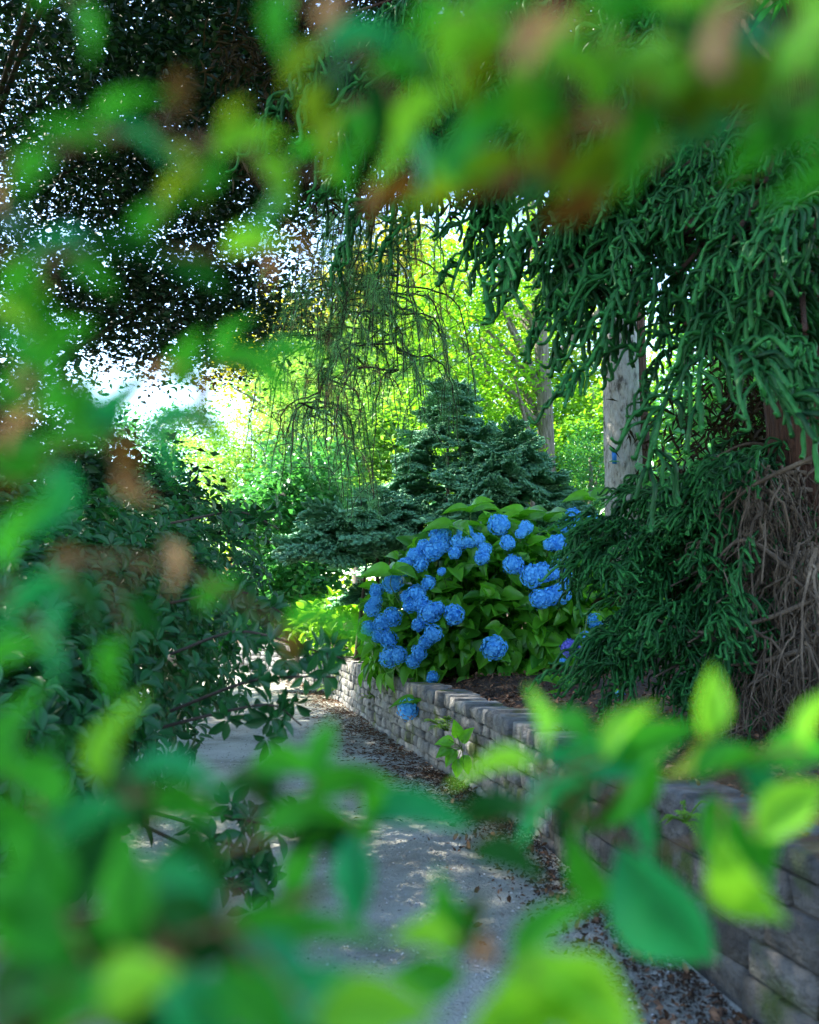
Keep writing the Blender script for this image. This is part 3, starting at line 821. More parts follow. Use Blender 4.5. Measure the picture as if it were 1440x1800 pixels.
# pine with hanging branch and pale bark
pine = thing('pine_tree', 'pale barked pine trunk behind the cedar with one long hanging needled branch', 'tree', (2.42, 11.2, float(bed_z(2.42, 11.2))))
pb0 = np.array(pine.location); R = np.random.RandomState(17)
g = G(); z = np.linspace(0, 1, 60)
ptr = np.stack([pb0[0] - .12 * z + .03 * np.sin(z * 9), pb0[1] + .02 * np.sin(z * 7), pb0[2] - .1 + 15 * z], -1)
tube(g, ptr, np.interp(z, [0, .03, 1], [.31, .225, .1]), 22, rough=.05, rng=R); g.build('trunk', M['bark_pale'], pine, smooth=True)
g = G(); V = P(1076, 790, 10.93); g.add(V + np.array([[0, 0, 0], [.05, 0, 0], [.05, 0, -.16], [0, 0, -.16], [0, .012, 0], [.05, .012, 0], [.05, .012, -.16], [0, .012, -.16]]), np.array([[0, 1, 2, 3], [4, 7, 6, 5], [0, 4, 5, 1], [3, 2, 6, 7], [0, 3, 7, 4], [1, 5, 6, 2]]))
g.build('tag', M['tag'], pine)
def pine_needles(g, pts, n, L, r, spread=.55):
    k = r.randint(0, len(pts), n)
    tan = nrm(np.gradient(pts, axis=0))[k]
    ax = nrm(tan * .9 + r.normal(size=(n, 3)) * spread)
    scatter(g, (np.array([[0, .5, 0], [0, -.5, 0], [1, 0, 0]]), [np.array([[0, 1, 2]])]), pts[k] + r.normal(size=(n, 3)) * .01, ax, r.normal(size=(n, 3)), L * r.uniform(.6, 1.2, n), .0024, r.rand(n))
lm = smoothline([ptr[34], (1.6, 10.2, 9.6), tuple(P(690, 120, 9.3)), tuple(P(625, 380, 9.1)), tuple(P(612, 480, 9)), tuple(P(595, 600, 9)), tuple(P(545, 730, 9))], 60)
g = G(); tube(g, lm, np.interp(np.arange(60), [0, 30, 45, 59], [.05, .028, .026, .009]), 8, rough=.1, rng=R); g.build('limb', M['twig_dark'], pine)
lm2 = smoothline([tuple(lm[20]), tuple(P(690, 330, 9.2)), tuple(P(700, 450, 9.0)), tuple(P(695, 560, 8.9)), tuple(P(700, 650, 8.9))], 60)
g = G(); tube(g, lm2, np.linspace(.022, .006, 60), 6, rough=.1, rng=R); g.build('limb', M['twig_dark'], pine)
for k in range(96):
    i0 = R.randint(16, 60); s = lm[i0] if k % 3 else lm2[i0]
    side = R.choice([-1, 1]); L = R.uniform(.5, 1.3)
    h = np.array([side * R.uniform(.1, 1.05), R.normal() * .4, 0])
    e = s + h * L * .75 + [0, 0, -L * R.uniform(.55, 1.0)]
    m1 = s + h * L * .55 + [0, 0, -.12 * L]
    pts = smoothline([s, m1, e], 14); pts[2:] += R.normal(size=(12, 3)) * .008
    g = G(); tube(g, pts, np.linspace(.012, .004, 14), 4)
    nd = G(); pine_needles(nd, pts[5:], 170, .11, R)
    for q in range(7):
        b = pts[R.randint(3, 13)]; hh = R.normal(size=3) * .16
        tw = smoothline([b, b + hh * .8 + [0, 0, -.03], b + hh + [0, 0, -R.uniform(.1, .3)]], 7)
        tube(g, tw, .004, 3); pine_needles(nd, tw[1:], 90, .1, R)
    br = g.build('branchlet', M['twig_dark'], pine)
    tag(nd.build('needles', M['pine'] if R.rand() > .08 else M['twiggy'], br, off=pb0), kind='stuff')
r = np.random.RandomState(18)
g = G(); cc = shell(r, (3.4, 12.0, 13.2), (2.6, 2.6, 2.0), 150)
N = len(cc) * 90; loc = np.repeat(cc, 90, 0) + r.normal(size=(N, 3)) * [.25, .25, .16]
scatter(g, (np.array([[0, .5, 0], [0, -.5, 0], [1, 0, 0]]), [np.array([[0, 1, 2]])]), loc, rdir(r, N, .2), r.normal(size=(N, 3)), .2, .03, r.rand(N))
tag(g.build('crown', M['pine'], pine), kind='stuff')
for q in range(14):
    e = cc[r.randint(len(cc))]; s = ptr[r.randint(38, 58)]
    g = G(); tube(g, smoothline([s, s * .5 + e * .5 + [0, 0, .2], e], 10), np.linspace(.06, .015, 10), 5); g.build('limb', M['bark_grey'], pine)
# reddish shaded trunk just behind the pale one
tree('redwood_tree', 'reddish brown trunk close behind the pale pine trunk', (2.86, 12.2, float(bed_z(2.86, 12.2))), [((4.2, 13.5, 12.0), (2.2, 2.2, 2.4), 80)], 60, (.25, .25, .15), .16, M['dark_leaf'], .2, M['bark_dark'], 41, top=13, nl=6)
# grey trunk with light maple-like sprays
tree('maple_tree', 'slim grey trunk with layered bright green leaf sprays behind the spruce', (2.45, 17.2, .9),
     [((.9, 17.0, 5.6), (1.5, 1.4, 1.6), 150), ((1.0, 17.4, 4.0), (1.2, 1.2, .6), 60), ((2.2, 17.5, 7.5), (2.2, 1.8, 1.4), 120)], 45, (.28, .28, .06), .105, M['sunny'], .19, M['bark_grey'], 43, top=8.6, nl=14, lean=(-.25, 0), up=1.6)

# ------------------------------------------------------------------ spruces
def spruce_spray(seed, r0=.024):
    r = np.random.RandomState(seed); g = G()
    main = smoothline([[0, 0, 0], [.25, 0, .03], [.5, 0, .0], [.7, 0, -.07]], 12)
    shoot(g, main, r0, r.rand(), 5)
    for k in range(15):
        t = .12 + .85 * k / 15; p = main[int(t * 11)]; s = 1 if k % 2 else -1
        L = (.32 * (1 - t) + .09) * r.uniform(.8, 1.2)
        d0 = np.array([.75, s * .75, r.uniform(-.12, .22)])
        q = smoothline([p, p + d0 * L * .6, p + d0 * L + [0, 0, -.03]], 6)
        shoot(g, q, r0 * r.uniform(.8, 1.1), r.rand(), 5)
        if L > .2:
            for z_ in (2, 4):
                for s2 in (-1, 1):
                    d1 = np.array([.9, s * .3 + s2 * .6, .05])
                    shoot(g, smoothline([q[z_], q[z_] + d1 * .09, q[z_] + d1 * .13], 4), r0 * .85, r.rand(), 5)
    return g.mesh('spray', M['spruce'])
SPR = [spruce_spray(60 + s) for s in range(5)]
def spruce(label, base, zlow, ztop, rlow, n, seed, xsq=1.0, round_=1.0, trunks=1):
    r = np.random.RandomState(seed)
    t = thing('spruce_tree', label, 'tree', base); b = np.asarray(base, float)
    for q in range(trunks):
        g = G(); off = np.array([0, 0]) if trunks == 1 else np.array([r.uniform(-.5, .45), r.uniform(-.3, .3)])
        zz = np.linspace(0, 1, 10)
        tube(g, np.stack([b[0] + off[0] * (1.1 - .5 * zz), b[1] + off[1] + 0 * zz, b[2] - .05 + (ztop - .1 - b[2]) * zz * (1 if trunks == 1 else .75)], -1), np.linspace(.05, .012, 10) * (1 if trunks == 1 else .8), 8)
        g.build('trunk', M['bark_grey'] if trunks == 1 else M['twig_brown'], t)
    for k in range(n):
        f = (k + r.rand()) / n
        z = zlow + (ztop - zlow) * f ** .85
        rad = rlow * (1 - ((z - zlow) / (ztop - zlow)) ** round_) * r.uniform(.35, 1.0)
        th = r.uniform(0, 6.28)
        p = np.array([b[0] + math.cos(th) * rad * xsq, b[1] + math.sin(th) * rad, z + r.normal() * (.05 if trunks == 1 else .13) - .12 * rad])
        s = r.uniform(.6, 1.1) * (1 - .45 * f)
        link('spray', SPR[r.randint(5)], t, Matrix.Translation(Vector(p - b)) @ Matrix.Rotation(th + r.normal() * .35, 4, 'Z') @ Matrix.Rotation(r.uniform(-.25, .3) - .5 * (f > .93), 4, 'Y') @ Matrix.Rotation(r.normal() * .3, 4, 'X') @ Matrix.Diagonal((s, s, s, 1)))
    return t
spruce('blue green spruce with a pointed top behind the blue hydrangea', (.52, 13.4, .75), 1.4, 4.15, 1.3, 270, 71, 1.0, .9)
spruce('rounded mound of a blue green spruce against the slim grey trunk', (1.3, 12.7, .8), 1.3, 3.35, 1.0, 260, 72, 1.0, 2.2)
spruce('low spreading spruce on several bare brown stems beside the path shrubs', (-.4, 13.0, .6), 1.98, 2.5, .9, 150, 73, 1.1, 2.5, 5)

# ------------------------------------------------------------------ shrubs and trees in the sunny distance
R = np.random.RandomState(3)
tree('broadleaf_shrub', 'dense round dark green broadleaf shrub at the bend of the path', (-1.9, 16.4, 0), [((-1.75, 16.2, 2.7), (1.25, 1.1, 1.3), 330), ((-2.0, 16.0, 1.5), (1.0, .9, .7), 120)], 30, (.12, .12, .1), .12, M['shrub'], .05, M['bark_grey'], 51, top=3.2, cat='shrub', tpl=LEAF6, nl=14, ratio=.6)
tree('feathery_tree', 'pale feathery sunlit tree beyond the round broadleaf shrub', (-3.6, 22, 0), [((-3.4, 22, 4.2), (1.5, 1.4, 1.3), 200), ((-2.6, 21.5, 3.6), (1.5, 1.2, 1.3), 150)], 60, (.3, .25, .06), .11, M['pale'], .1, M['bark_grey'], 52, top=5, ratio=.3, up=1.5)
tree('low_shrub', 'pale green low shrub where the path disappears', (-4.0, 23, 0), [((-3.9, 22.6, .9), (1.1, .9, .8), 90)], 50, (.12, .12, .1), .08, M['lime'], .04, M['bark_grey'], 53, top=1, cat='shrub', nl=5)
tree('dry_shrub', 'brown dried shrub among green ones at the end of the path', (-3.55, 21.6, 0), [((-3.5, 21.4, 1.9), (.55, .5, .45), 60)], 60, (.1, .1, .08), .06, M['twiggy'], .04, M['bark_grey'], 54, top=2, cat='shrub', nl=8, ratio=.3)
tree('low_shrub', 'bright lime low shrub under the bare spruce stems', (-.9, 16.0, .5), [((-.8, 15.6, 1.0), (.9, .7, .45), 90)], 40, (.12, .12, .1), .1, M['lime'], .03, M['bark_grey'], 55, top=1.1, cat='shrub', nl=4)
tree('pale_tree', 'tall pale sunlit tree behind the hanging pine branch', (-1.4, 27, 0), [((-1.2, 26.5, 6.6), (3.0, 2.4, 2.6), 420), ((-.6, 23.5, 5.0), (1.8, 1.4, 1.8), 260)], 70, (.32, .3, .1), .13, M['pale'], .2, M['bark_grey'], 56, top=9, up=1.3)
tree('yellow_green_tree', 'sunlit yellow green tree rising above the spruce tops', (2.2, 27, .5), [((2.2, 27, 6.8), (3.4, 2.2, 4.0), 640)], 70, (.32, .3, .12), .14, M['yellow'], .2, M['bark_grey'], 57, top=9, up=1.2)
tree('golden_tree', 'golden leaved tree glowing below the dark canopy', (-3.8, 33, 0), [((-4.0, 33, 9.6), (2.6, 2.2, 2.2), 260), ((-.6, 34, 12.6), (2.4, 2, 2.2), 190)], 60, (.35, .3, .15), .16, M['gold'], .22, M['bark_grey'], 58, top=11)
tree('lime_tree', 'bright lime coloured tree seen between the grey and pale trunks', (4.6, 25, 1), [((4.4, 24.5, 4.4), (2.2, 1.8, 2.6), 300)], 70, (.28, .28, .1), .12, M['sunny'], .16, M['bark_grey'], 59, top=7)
tree('juniper_tree', 'narrow dark evergreen between the grey trunk and the pale trunk', (3.15, 17.5, 1), [((3.15, 17.5, 3.0), (.62, .6, 1.5), 150)], 45, (.1, .1, .16), .08, M['shrub'], .07, M['bark_grey'], 60, top=4, nl=4, ratio=.3)
tree('laurel_shrub', 'dark laurel shrub on the bed hidden behind the cedar skirt', (4.1, 13.2, .9), [((4.0, 13.0, 1.9), (1.3, .8, 1.1), 170)], 40, (.16, .16, .12), .12, M['shrub'], .06, M['bark_grey'], 81, top=2.4, cat='shrub', tpl=LEAF6, nl=5)
tree('laurel_shrub', 'tall dark laurel behind the cedar trunk', (4.3, 10.6, 1.0), [((4.05, 10.5, 2.7), (1.35, 1.0, 2.0), 300)], 40, (.18, .18, .14), .13, M['shrub'], .08, M['bark_grey'], 82, top=3.4, cat='shrub', tpl=LEAF6, nl=5)
tree('yew_tree', 'broad dark yew filling the gap beyond the cedar', (8.2, 19, 1.0), [((7.8, 18, 4.2), (3.0, 2.2, 3.4), 330)], 55, (.3, .3, .16), .16, M['shrub'], .2, M['bark_grey'], 83, top=6)
tree('lime_tree', 'wide lime coloured tree far behind the pale trunk', (7.6, 31, 1), [((7.4, 30, 5.0), (4.0, 2.2, 4.2), 420)], 60, (.4, .4, .16), .17, M['sunny'], .2, M['bark_grey'], 84, top=8)
tree('holm_tree', 'round dark evergreen between the rhododendron and the sky gap', (-6.6, 16.5, 0), [((-6.4, 15.5, 3.0), (2.0, 1.5, 2.0), 260)], 55, (.2, .2, .14), .11, M['dark_leaf'], .12, M['bark_grey'], 85, top=4.5, nl=8, limb=.03)
tree('hedge_tree', 'dark green tree mass closing the view behind the path bend', (-6.5, 26, 0), [((-6.8, 26, 4.0), (2.6, 2.2, 2.6), 320)], 60, (.28, .28, .14), .13, M['shrub'], .16, M['bark_grey'], 61, top=6)
r = np.random.RandomState(77)
cc = np.vstack([shell(r, (x, 44 + 6 * r.rand(), 5.0 + 3.0 * r.rand()), (4.2, 3.5, 4.5), 150) for x in np.arange(-2, 34, 4.2)] + [shell(r, (x, 44 + 6 * r.rand(), 2.5), (4.2, 3.5, 3.2), 110) for x in np.arange(-34, -2, 4.2)])
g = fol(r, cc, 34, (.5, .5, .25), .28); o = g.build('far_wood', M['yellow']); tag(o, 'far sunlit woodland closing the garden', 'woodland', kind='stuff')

# ------------------------------------------------------------------ rhododendron beside the path
R = np.random.RandomState(11)
rho = thing('rhododendron_bush', 'big dark green rhododendron bush with whorled leaves leaning over the path', 'bush', (-1.9, 4.2, 0))
rb = np.array(rho.location)
RL = [catleaf(grid_leaf(6, 2, lambda x: np.sin(np.pi * np.clip(x, 0, 1) ** 1.15) ** .8, .14, .1 + .08 * k, .01, 0, k)).mesh('leaf', M['rhodo']) for k in range(4)]
RT = grid_leaf(5, 2, lambda x: np.sin(np.pi * np.clip(x, 0, 1) ** 1.15) ** .8, .14, .14)
tips = []
def blob(c, rad, n):
    u = rdir(R, n, .15); u[:, 1] -= .4; u = nrm(u)
    p = np.asarray(c) + u * np.asarray(rad) * (R.uniform(.35, 1, (n, 1)) ** .5)
    for q, v in zip(p, u): tips.append((q, nrm(v + [0.15, -.1, .5] + R.normal(size=3) * .35)))
blob((-1.75, 4.4, .9), (.95, .9, .75), 900)
blob((-1.35, 3.6, .75), (.5, .6, .5), 420)
blob((-2.1, 5.2, 1.35), (1.2, 1.0, .6), 700)
blob((-1.6, 6.2, 1.2), (.75, .9, .75), 600)
blob((-1.75, 3.1, .6), (.6, .6, .5), 420)
blob((-1.9, 7.8, 1.4), (.8, .9, 1.0), 500)
branches = []
for pts_ in [[(300, 1250, 3.9), (430, 1200, 3.7), (520, 1190, 3.6), (590, 1190, 3.6)], [(280, 1280, 3.8), (400, 1250, 3.7), (480, 1240, 3.6), (530, 1275, 3.5)], [(300, 1150, 4.0), (420, 1110, 3.9), (540, 1140, 3.8), (610, 1160, 3.8)],
             [(230, 1420, 3.6), (340, 1450, 3.4), (430, 1500, 3.3), (470, 1530, 3.3)], [(250, 1450, 3.5), (350, 1500, 3.3), (420, 1560, 3.2), (440, 1590, 3.2)], [(280, 1400, 3.6), (420, 1440, 3.4), (520, 1455, 3.4)], [(300, 1060, 4.4), (420, 1040, 4.3), (500, 1080, 4.2)], [(300, 920, 5), (420, 900, 5), (490, 930, 5)]]:
    pts = smoothline([P(*q) for q in pts_], 14)
    g = G(); tube(g, pts, np.linspace(.007, .003, 14), 5); g.build('branch', M['twig_dark'], rho)
    for q in range(9):
        b = pts[min(13, 4 + q)] + R.normal(size=3) * [.03, .05, .035]
        tips.append((b, nrm(pts[-1] - pts[-3] + np.array([0, -.02, .02]) + R.normal(size=3) * .05)))
tips.sort(key=lambda t: t[0][1] - .6 * (t[1][1] < 0))
def onscreen(p):
    px = 720 + p[0] / p[1] * FPX
    return px > -40
fo = G(); nobj = 0
for (p, ax) in tips:
    k = R.randint(5, 8)
    e1 = nrm(np.cross(ax, R.normal(size=3))); e2 = np.cross(ax, e1)
    for q in range(k):
        th = 6.28 * q / k + R.normal() * .2
        a = nrm((e1 * math.cos(th) + e2 * math.sin(th)) * R.uniform(.8, 1.3) + ax * R.uniform(.1, .6))
        L = R.uniform(.055, .095)
        if nobj < 296 and onscreen(p) and p[1] < 4.3:
            link('leaf', RL[R.randint(4)], rho, leafmatrix(p + a * .006, a, ax + R.normal(size=3) * .15, L, L * .42, rb)); nobj += 1
        else:
            scatter(fo, RT, (p + a * .006)[None], a[None], (ax + R.normal(size=3) * .15)[None], L, L * .42, R.rand(1))
tag(fo.build('foliage', M['rhodo'], rho), kind='stuff')
for k in range(14):
    p, ax = tips[R.randint(len(tips))]
    s = np.array([-1.9 + R.normal() * .2, 4.4 + R.normal() * .4, 0])
    g = G(); tube(g, smoothline([s, s * .4 + p * .6 - [0, 0, .15], p], 10), np.linspace(.014, .004, 10), 6); g.build('branch', M['twig_dark'], rho)

# ------------------------------------------------------------------ out-of-focus twigs close to the lens
FL = [catleaf(grid_leaf(11, 4, lambda x: np.sin(np.pi * np.clip(x, 0, 1) ** .8) ** 1.15, .26, .06 + .16 * k, .04, .012, k)) for k in range(4)]
FM = {c: [f.mesh('leaf', M['f_' + c]) for f in FL] for c in 'gltdybs'}
def twig(label, stem, leaves, seed, thick=.0016):
    """stem: [(px,py,d)], leaves: [(px,py,len_px,angle_deg,d,colour)] around leaf centres"""
    r = np.random.RandomState(seed)
    pts = smoothline([P(*q) for q in stem], 24)
    t = thing('leafy_twig', label, 'twig', pts[0], 'leafy twigs close by')
    b = np.array(t.location)
    g = G(); tube(g, pts, np.linspace(thick, thick * .5, 24), 6)
    for (px, py, L, an, d, c) in leaves:
        a = math.radians(an)
        ll = L * d / FPX
        ax = np.array([math.cos(a), r.uniform(-.35, .35), math.sin(a)])
        ctr = P(px, py, d)
        ax = nrm(ax)
        base = ctr - ax * ll * .5
        nr = np.array([r.normal() * .5, -.6, .75]) + r.normal(size=3) * .35
        link('leaf', FM[c][r.randint(4)], t, leafmatrix(base, ax, nr, ll * 1.1, ll * r.uniform(.44, .6), b))
        k = np.argmin(np.linalg.norm(pts - base, axis=1))
        tube(g, smoothline([pts[k], pts[k] * .4 + base * .6 + [0, 0, .002], base], 5), thick * .45, 4)
    g.build('stem', M['twig_fore'], t)
    return t
def auto(stem, n, L, pal, seed, dj=.05, jit=20):
    """alternate leaves along a stem"""
    r = np.random.RandomState(seed)
    s = smoothline(stem, 60); out = []
    for k in range(n):
        i = int(59 * (k + .5) / n); q = s[i]; tn = s[min(59, i + 2)] - s[max(0, i - 2)]
        an = math.degrees(math.atan2(-tn[1], tn[0])) + (1 if k % 2 else -1) * r.uniform(25, 75)
        ln = L * r.uniform(.7, 1.25)
        cx = q[0] + math.cos(math.radians(an)) * ln * .5 + r.normal() * jit; cy = q[1] - math.sin(math.radians(an)) * ln * .5 + r.normal() * jit
        out.append((cx, cy, ln, an, q[2] + r.uniform(-dj, dj), pal[r.randint(len(pal))]))
    return out

blocker_sh = tree('sky_blocker_shrub', 'unseen leafy shrub added behind the viewpoint to block sky light', (-.6, -2.2, 0), [((-.4, -2.3, 1.5), (2.6, 1.0, 1.25), 300)], 45, (.2, .2, .16), .11, M['rhodo'], .06, M['bark_grey'], 90, top=2.3, cat='shrub', tpl=LEAF2, nl=10)  # added out of view to keep sky light off the near scene
#TWIGS
st = [(1460, 1440, .6), (1330, 1440, .58), (1220, 1480, .56), (1130, 1490, .55), (1040, 1440, .54), (960, 1380, .53)]
twig('blurred twig with one big drooping teal leaf in front of the near wall', st,
     [(1165, 1600, 260, -58, .52, 't'), (1050, 1525, 150, -55, .54, 'g'), (1100, 1285, 120, 55, .5, 'l'), (1000, 1275, 110, 140, .52, 'g'), (945, 1265, 100, 100, .5, 'l'), (1060, 1330, 170, 170, .52, 't'), (1150, 1310, 150, 30, .52, 'g'),
      (880, 1335, 130, 165, .48, 'l'), (960, 1400, 150, 200, .53, 't'), (1100, 1400, 190, 250, .54, 'g'), (1020, 1400, 140, 220, .55, 'd'), (880, 1440, 130, 190, .5, 'd'), (885, 1520, 130, -20, .5, 'd'), (850, 1420, 90, 160, .5, 'd'), (1110, 1450, 130, -60, .55, 't')], 1)
twig('blurred twig with light upright leaves over the mossy wall coping', [(1470, 1520, .55), (1380, 1440, .55), (1310, 1380, .54), (1250, 1310, .54)],
     [(1250, 1240, 120, 80, .48, 'l'), (1290, 1330, 170, 30, .52, 'g'), (1330, 1380, 130, 100, .53, 't'), (1320, 1540, 210, -55, .48, 'l'), (1280, 1480, 170, -70, .53, 'g'), (1385, 1430, 150, 35, .48, 'l'), (1430, 1260, 120, 75, .46, 'l'), (1400, 1330, 160, 10, .52, 'g'), (1215, 1340, 90, 260, .55, 'y'), (1360, 1490, 130, 240, .53, 'g')], 2)
twig('blurred twig with big pale leaves low over the path', [(1080, 1850, .42), (980, 1760, .42), (880, 1690, .42), (800, 1640, .43)],
     [(960, 1640, 170, 55, .42, 'g'), (790, 1620, 130, 105, .43, 'g'), (750, 1650, 110, 170, .4, 'l'), (755, 1715, 120, 185, .43, 'g'), (950, 1755, 240, 190, .36, 'l'), (1040, 1745, 210, -20, .36, 'l'), (900, 1800, 200, 200, .36, 'l'), (845, 1665, 65, 80, .42, 's'), (1010, 1810, 200, -40, .36, 'l'), (840, 1620, 100, 250, .43, 'd')], 3)
twig('blurred twig with curled dark leaves in front of the bright path', [(360, 1500, .5), (470, 1480, .5), (560, 1450, .5), (660, 1450, .5)],
     [(565, 1320, 110, 75, .48, 'g'), (610, 1390, 150, 10, .48, 'g'), (645, 1420, 120, -70, .48, 'g'), (620, 1540, 150, -85, .47, 't'), (540, 1450, 180, 15, .48, 'g'), (500, 1350, 120, 0, .5, 'g'), (475, 1425, 100, -30, .5, 'd'), (720, 1445, 180, 2, .48, 't'), (540, 1540, 170, 245, .48, 'g'), (560, 1480, 110, 200, .48, 'd'), (430, 1380, 150, 175, .5, 'd'), (590, 1480, 100, -30, .48, 'd')], 4)
# lower corner
twig('blurred twig with teal and pale leaves over the rhododendron foot', [(-60, 1480, .38), (100, 1420, .39), (250, 1400, .4), (400, 1370, .42)],
     [(190, 1310, 140, 80, .36, 'l'), (300, 1350, 150, 15, .4, 't'), (320, 1415, 130, -10, .4, 'g'), (130, 1460, 220, 200, .38, 't'), (60, 1380, 170, 120, .37, 'g'), (20, 1290, 150, 90, .36, 'g'), (230, 1400, 150, 120, .42, 'd'), (90, 1330, 120, 60, .42, 'd'), (10, 1450, 170, 160, .36, 'g')], 5)
twig('blurred twig with broad bright leaves lowest of all', [(-40, 1860, .3), (140, 1760, .31), (300, 1660, .33), (440, 1610, .35), (560, 1570, .38)],
     [(60, 1545, 210, 100, .34, 'g'), (220, 1570, 170, 85, .33, 'g'), (40, 1660, 210, 140, .32, 'g'), (240, 1745, 190, 50, .29, 'l'), (120, 1790, 220, 200, .3, 'g'), (330, 1640, 190, -40, .34, 'd'), (380, 1690, 170, 10, .34, 'd'), (450, 1640, 170, 20, .35, 'g'), (480, 1710, 180, -20, .34, 't'), (300, 1560, 190, 170, .36, 't'), (10, 1750, 190, 200, .3, 'd'), (440, 1790, 220, -30, .3, 'g'), (330, 1790, 200, -60, .3, 't'), (560, 1745, 200, -10, .33, 't'), (650, 1785, 200, 10, .31, 'l'), (190, 1660, 150, 130, .36, 'd'), (310, 1700, 90, -60, .35, 'b'), (560, 1640, 150, 30, .36, 'g'), (20, 1590, 170, 180, .33, 'g'), (100, 1700, 200, 30, .33, 'g')], 6)
twig('blurred twig with dark green leaves hanging under the bright ones', [(-60, 1700, .38), (100, 1620, .39), (260, 1600, .4), (420, 1560, .42)],
     auto([(-60, 1700, .38), (100, 1620, .39), (260, 1620, .4), (400, 1600, .42)], 11, 150, 'gdd', 7), 7)
twig('blurred twig low in the corner among teal leaves', [(-40, 1900, .36), (160, 1800, .36), (360, 1760, .37), (520, 1780, .38)],
     auto([(-40, 1900, .36), (160, 1800, .36), (360, 1760, .37), (520, 1780, .38)], 13, 170, 'gddt', 8), 8)
# beside the dark bush
twig('blurred twig with rust and olive spots in front of the rhododendron', [(-40, 1080, .36), (60, 1020, .37), (180, 980, .39), (310, 1000, .42), (400, 1040, .44), (520, 1120, .46)],
     [(30, 935, 160, 70, .34, 'g'), (60, 1045, 150, 200, .36, 't'), (120, 970, 60, 30, .4, 'b'), (310, 985, 80, 300, .42, 's'), (380, 1045, 80, 40, .44, 'g'), (200, 1165, 110, 250, .38, 'g'), (510, 1130, 60, 280, .46, 'b'), (600, 1110, 90, -20, .46, 'g'), (90, 1100, 130, 240, .36, 't'), (540, 1085, 90, 30, .46, 'g'), (250, 1080, 90, 300, .42, 'd'), (20, 1160, 150, 200, .34, 'g'), (150, 1060, 120, 320, .4, 'd')], 9)
twig('blurred twig with rust-red leaf under the sky gap', [(-40, 860, .36), (80, 800, .37), (200, 770, .39), (310, 750, .41), (400, 730, .44)],
     [(205, 810, 120, 290, .38, 'b'), (235, 845, 90, 310, .38, 's'), (120, 765, 140, 160, .37, 'g'), (200, 725, 130, 60, .38, 't'), (310, 745, 130, 20, .4, 't'), (40, 850, 90, 200, .36, 'b'), (30, 790, 130, 150, .35, 'g'), (280, 790, 100, 320, .4, 't'), (90, 870, 140, 260, .37, 't'), (150, 700, 110, 100, .38, 'g'), (370, 770, 90, 330, .43, 'g')], 10)
twig('blurred twig with pink tinged leaves and a long pale green tip', [(-40, 720, .36), (60, 690, .37), (200, 660, .4), (330, 660, .43), (460, 640, .47)],
     [(60, 640, 150, 60, .35, 'g'), (40, 655, 70, 90, .34, 's'), (30, 740, 90, 200, .34, 's'), (280, 650, 60, 40, .41, 's'), (245, 690, 60, 60, .42, 'b'), (330, 640, 110, 70, .42, 'g'), (430, 630, 130, 15, .45, 'g'), (510, 625, 110, 5, .48, 'g'), (350, 695, 90, 280, .43, 'b'), (110, 620, 120, 60, .37, 'g'), (400, 590, 90, 70, .45, 'g'), (130, 720, 110, 280, .38, 'g'), (15, 600, 130, 120, .34, 'g'), (470, 665, 90, 330, .47, 'g')], 11)
# upper corner
twig('blurred twig with light green leaves before the blue sky pinholes', [(-60, 300, .33), (80, 270, .34), (200, 240, .35), (330, 250, .37), (430, 260, .39), (560, 310, .42)],
     [(210, 185, 130, 40, .31, 'g'), (130, 245, 130, 170, .32, 'g'), (250, 240, 110, 350, .33, 't'), (330, 285, 110, 330, .35, 'y'), (430, 250, 130, 15, .36, 'l'), (480, 310, 110, 320, .37, 'l'), (590, 310, 60, 20, .42, 'l'), (470, 370, 100, 260, .38, 'g'), (320, 160, 80, 90, .33, 'b'), (360, 310, 100, 250, .35, 'g'), (60, 300, 110, 220, .32, 'g'), (410, 215, 90, 60, .36, 'y'), (540, 260, 90, 50, .4, 'g')], 12)
twig('blurred twig with olive and orange spots under the dark canopy', [(-60, 460, .36), (100, 450, .37), (240, 440, .38), (380, 450, .4), (480, 440, .42)],
     [(440, 430, 110, 30, .4, 'l'), (472, 462, 60, 300, .42, 's'), (300, 330, 100, 80, .36, 'y'), (100, 420, 130, 160, .34, 't'), (220, 440, 160, 10, .35, 'd'), (530, 430, 80, 340, .43, 'b'), (40, 490, 110, 210, .35, 'g'), (100, 570, 110, 280, .36, 'g'), (0, 345, 70, 90, .34, 's'), (160, 480, 120, 320, .37, 'g'), (340, 480, 110, 340, .4, 'd'), (60, 540, 100, 250, .36, 'l'), (270, 390, 110, 60, .37, 'g'), (20, 400, 120, 130, .34, 'd')], 13)
twig('blurred twig with a single bright leaf up in the dark canopy', [(60, -80, .34), (120, -20, .34), (150, 30, .34)], [(150, 40, 100, 300, .33, 'g'), (90, -10, 80, 200, .33, 'g')], 14)
twig('blurred twig with teal and lime leaves hanging from the top', [(420, -80, .33), (520, 0, .34), (620, 70, .35), (700, 180, .37), (760, 290, .39)],
     [(500, 30, 130, 250, .32, 'g'), (640, 60, 170, 20, .31, 't'), (580, 20, 90, 60, .33, 's'), (700, 240, 130, 280, .36, 'l'), (560, 190, 110, 260, .36, 'y'), (740, 275, 110, 300, .37, 't'), (770, 310, 110, 320, .38, 'l'), (690, 130, 110, 350, .35, 'g'), (610, 290, 90, 250, .4, 'g'), (660, 350, 90, 250, .42, 'b'), (540, 110, 120, 230, .35, 'y'), (600, 140, 130, 250, .36, 'd'), (660, 200, 120, 280, .37, 'd'), (585, 245, 110, 240, .39, 'y'), (720, 90, 130, 330, .35, 'd'), (625, 225, 100, 290, .39, 'g')], 15)
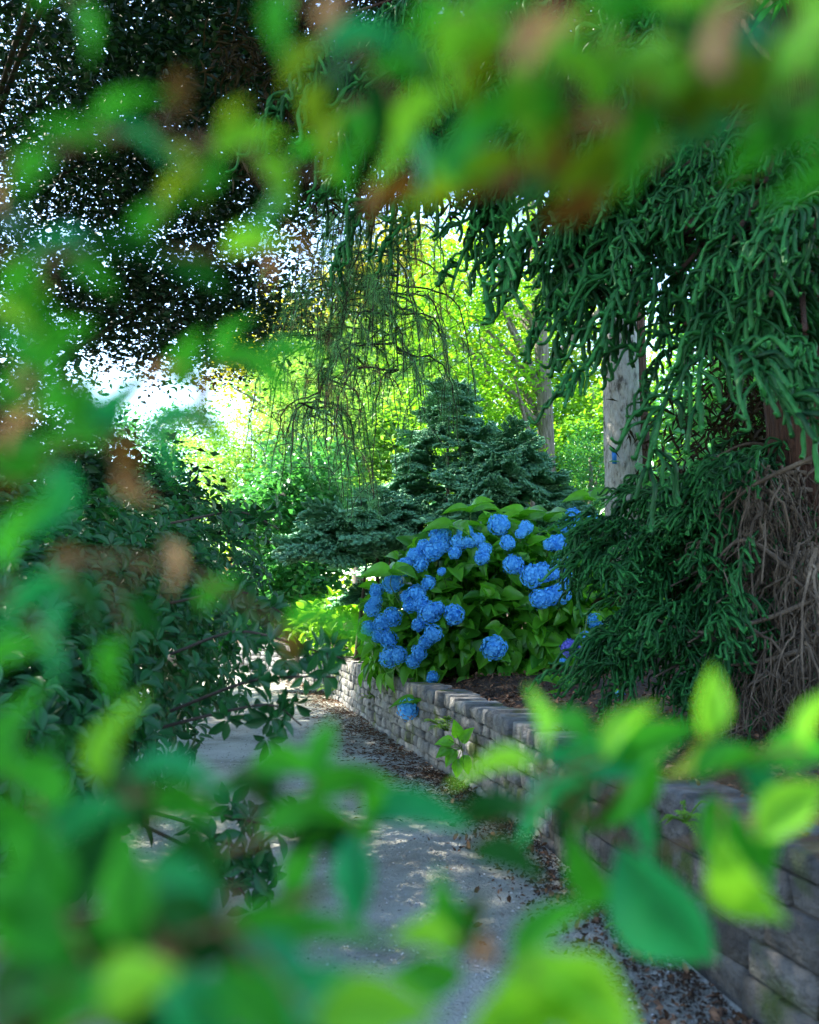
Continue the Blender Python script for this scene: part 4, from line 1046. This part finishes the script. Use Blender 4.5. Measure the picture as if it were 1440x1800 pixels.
# over the cedar
twig('blurred twig with a broad salmon leaf over the cedar', [(760, -100, .28), (860, 0, .29), (960, 90, .3), (1060, 170, .32), (1130, 250, .34)],
     [(820, 45, 170, 240, .28, 'l'), (950, 70, 160, 60, .23, 's'), (1010, 125, 150, 320, .29, 'l'), (900, 215, 210, 200, .3, 'g'), (1050, 210, 130, 30, .31, 's'), (970, 190, 150, 250, .31, 'g'), (1140, 90, 150, 70, .3, 'l'), (1060, 60, 130, 60, .29, 'l'), (850, 130, 140, 230, .3, 'y'), (1080, 270, 140, 280, .33, 'y'), (760, 20, 130, 200, .28, 'g'), (880, -10, 150, 20, .27, 'g')], 16)
twig('blurred twig with lime leaves and a rose-brown leaf at the top', [(1500, -60, .28), (1400, 40, .29), (1290, 100, .3), (1180, 160, .31)],
     [(1260, 60, 150, 100, .24, 's'), (1335, 60, 120, 60, .28, 't'), (1420, 75, 180, 60, .27, 'l'), (1250, 155, 160, 200, .3, 'y'), (1180, 60, 140, 120, .3, 'd'), (1370, 150, 170, 240, .29, 'g'), (1200, 10, 150, 160, .28, 'l'), (1110, 20, 150, 170, .28, 'g'), (1440, 170, 180, 260, .28, 'g'), (1310, 0, 140, 40, .28, 'g'), (1150, 150, 130, 220, .31, 'y')], 17)
twig('blurred twig of yellowing leaves across the shaded cedar limbs', [(1500, 180, .31), (1380, 210, .32), (1240, 240, .33), (1120, 290, .34), (980, 320, .36), (840, 330, .38)],
     [(1270, 195, 150, 170, .31, 'y'), (1230, 245, 150, 190, .31, 't'), (1060, 310, 190, 190, .33, 'y'), (960, 300, 150, 170, .34, 'b'), (1400, 235, 170, 200, .31, 'g'), (1330, 260, 150, 230, .32, 'g'), (1150, 270, 150, 200, .33, 'y'), (860, 340, 140, 190, .37, 'b'), (1010, 345, 150, 220, .35, 'b'), (930, 345, 130, 200, .36, 'd'), (820, 290, 130, 150, .37, 'g'), (760, 350, 120, 190, .39, 'y'), (1440, 290, 150, 240, .31, 'g'), (700, 340, 100, 190, .41, 'b')], 18)
twig('blurred twig of fresh green leaves along the edge of the rhododendron', [(-60, 820, .36), (20, 740, .36), (60, 640, .36), (60, 540, .37), (30, 460, .38)],
     [(60, 520, 110, 100, .36, 'g'), (110, 590, 100, 30, .37, 'g'), (20, 560, 120, 150, .36, 'l'), (90, 690, 110, 60, .36, 'g'), (10, 700, 120, 130, .35, 'g'), (20, 820, 130, 160, .35, 'g')], 19)
twig('blurred twig of broad lime leaves covering the cedar top', [(700, -80, .3), (840, 60, .3), (980, 160, .31), (1120, 200, .31), (1260, 190, .31), (1420, 200, .3)],
     [(790, 90, 160, 240, .29, 'l'), (860, 60, 150, 30, .29, 'l'), (930, 160, 170, 250, .29, 'l'), (840, 230, 150, 200, .31, 't'), (1000, 60, 150, 70, .28, 'l'), (1090, 130, 170, 60, .29, 'l'), (1130, 230, 160, 250, .3, 'g'), (1200, 130, 160, 60, .29, 'l'), (1300, 130, 160, 110, .29, 'y'), (1340, 210, 160, 300, .3, 'd'), (1190, 190, 150, 330, .3, 'y'), (1060, 10, 160, 100, .28, 'g'), (1420, 20, 170, 80, .28, 'l'), (1250, 20, 140, 70, .28, 'g'), (980, 250, 150, 230, .31, 'y'), (740, 200, 130, 220, .31, 'l'), (1400, 130, 180, 50, .29, 'l'), (860, 300, 130, 200, .33, 'y')], 20)
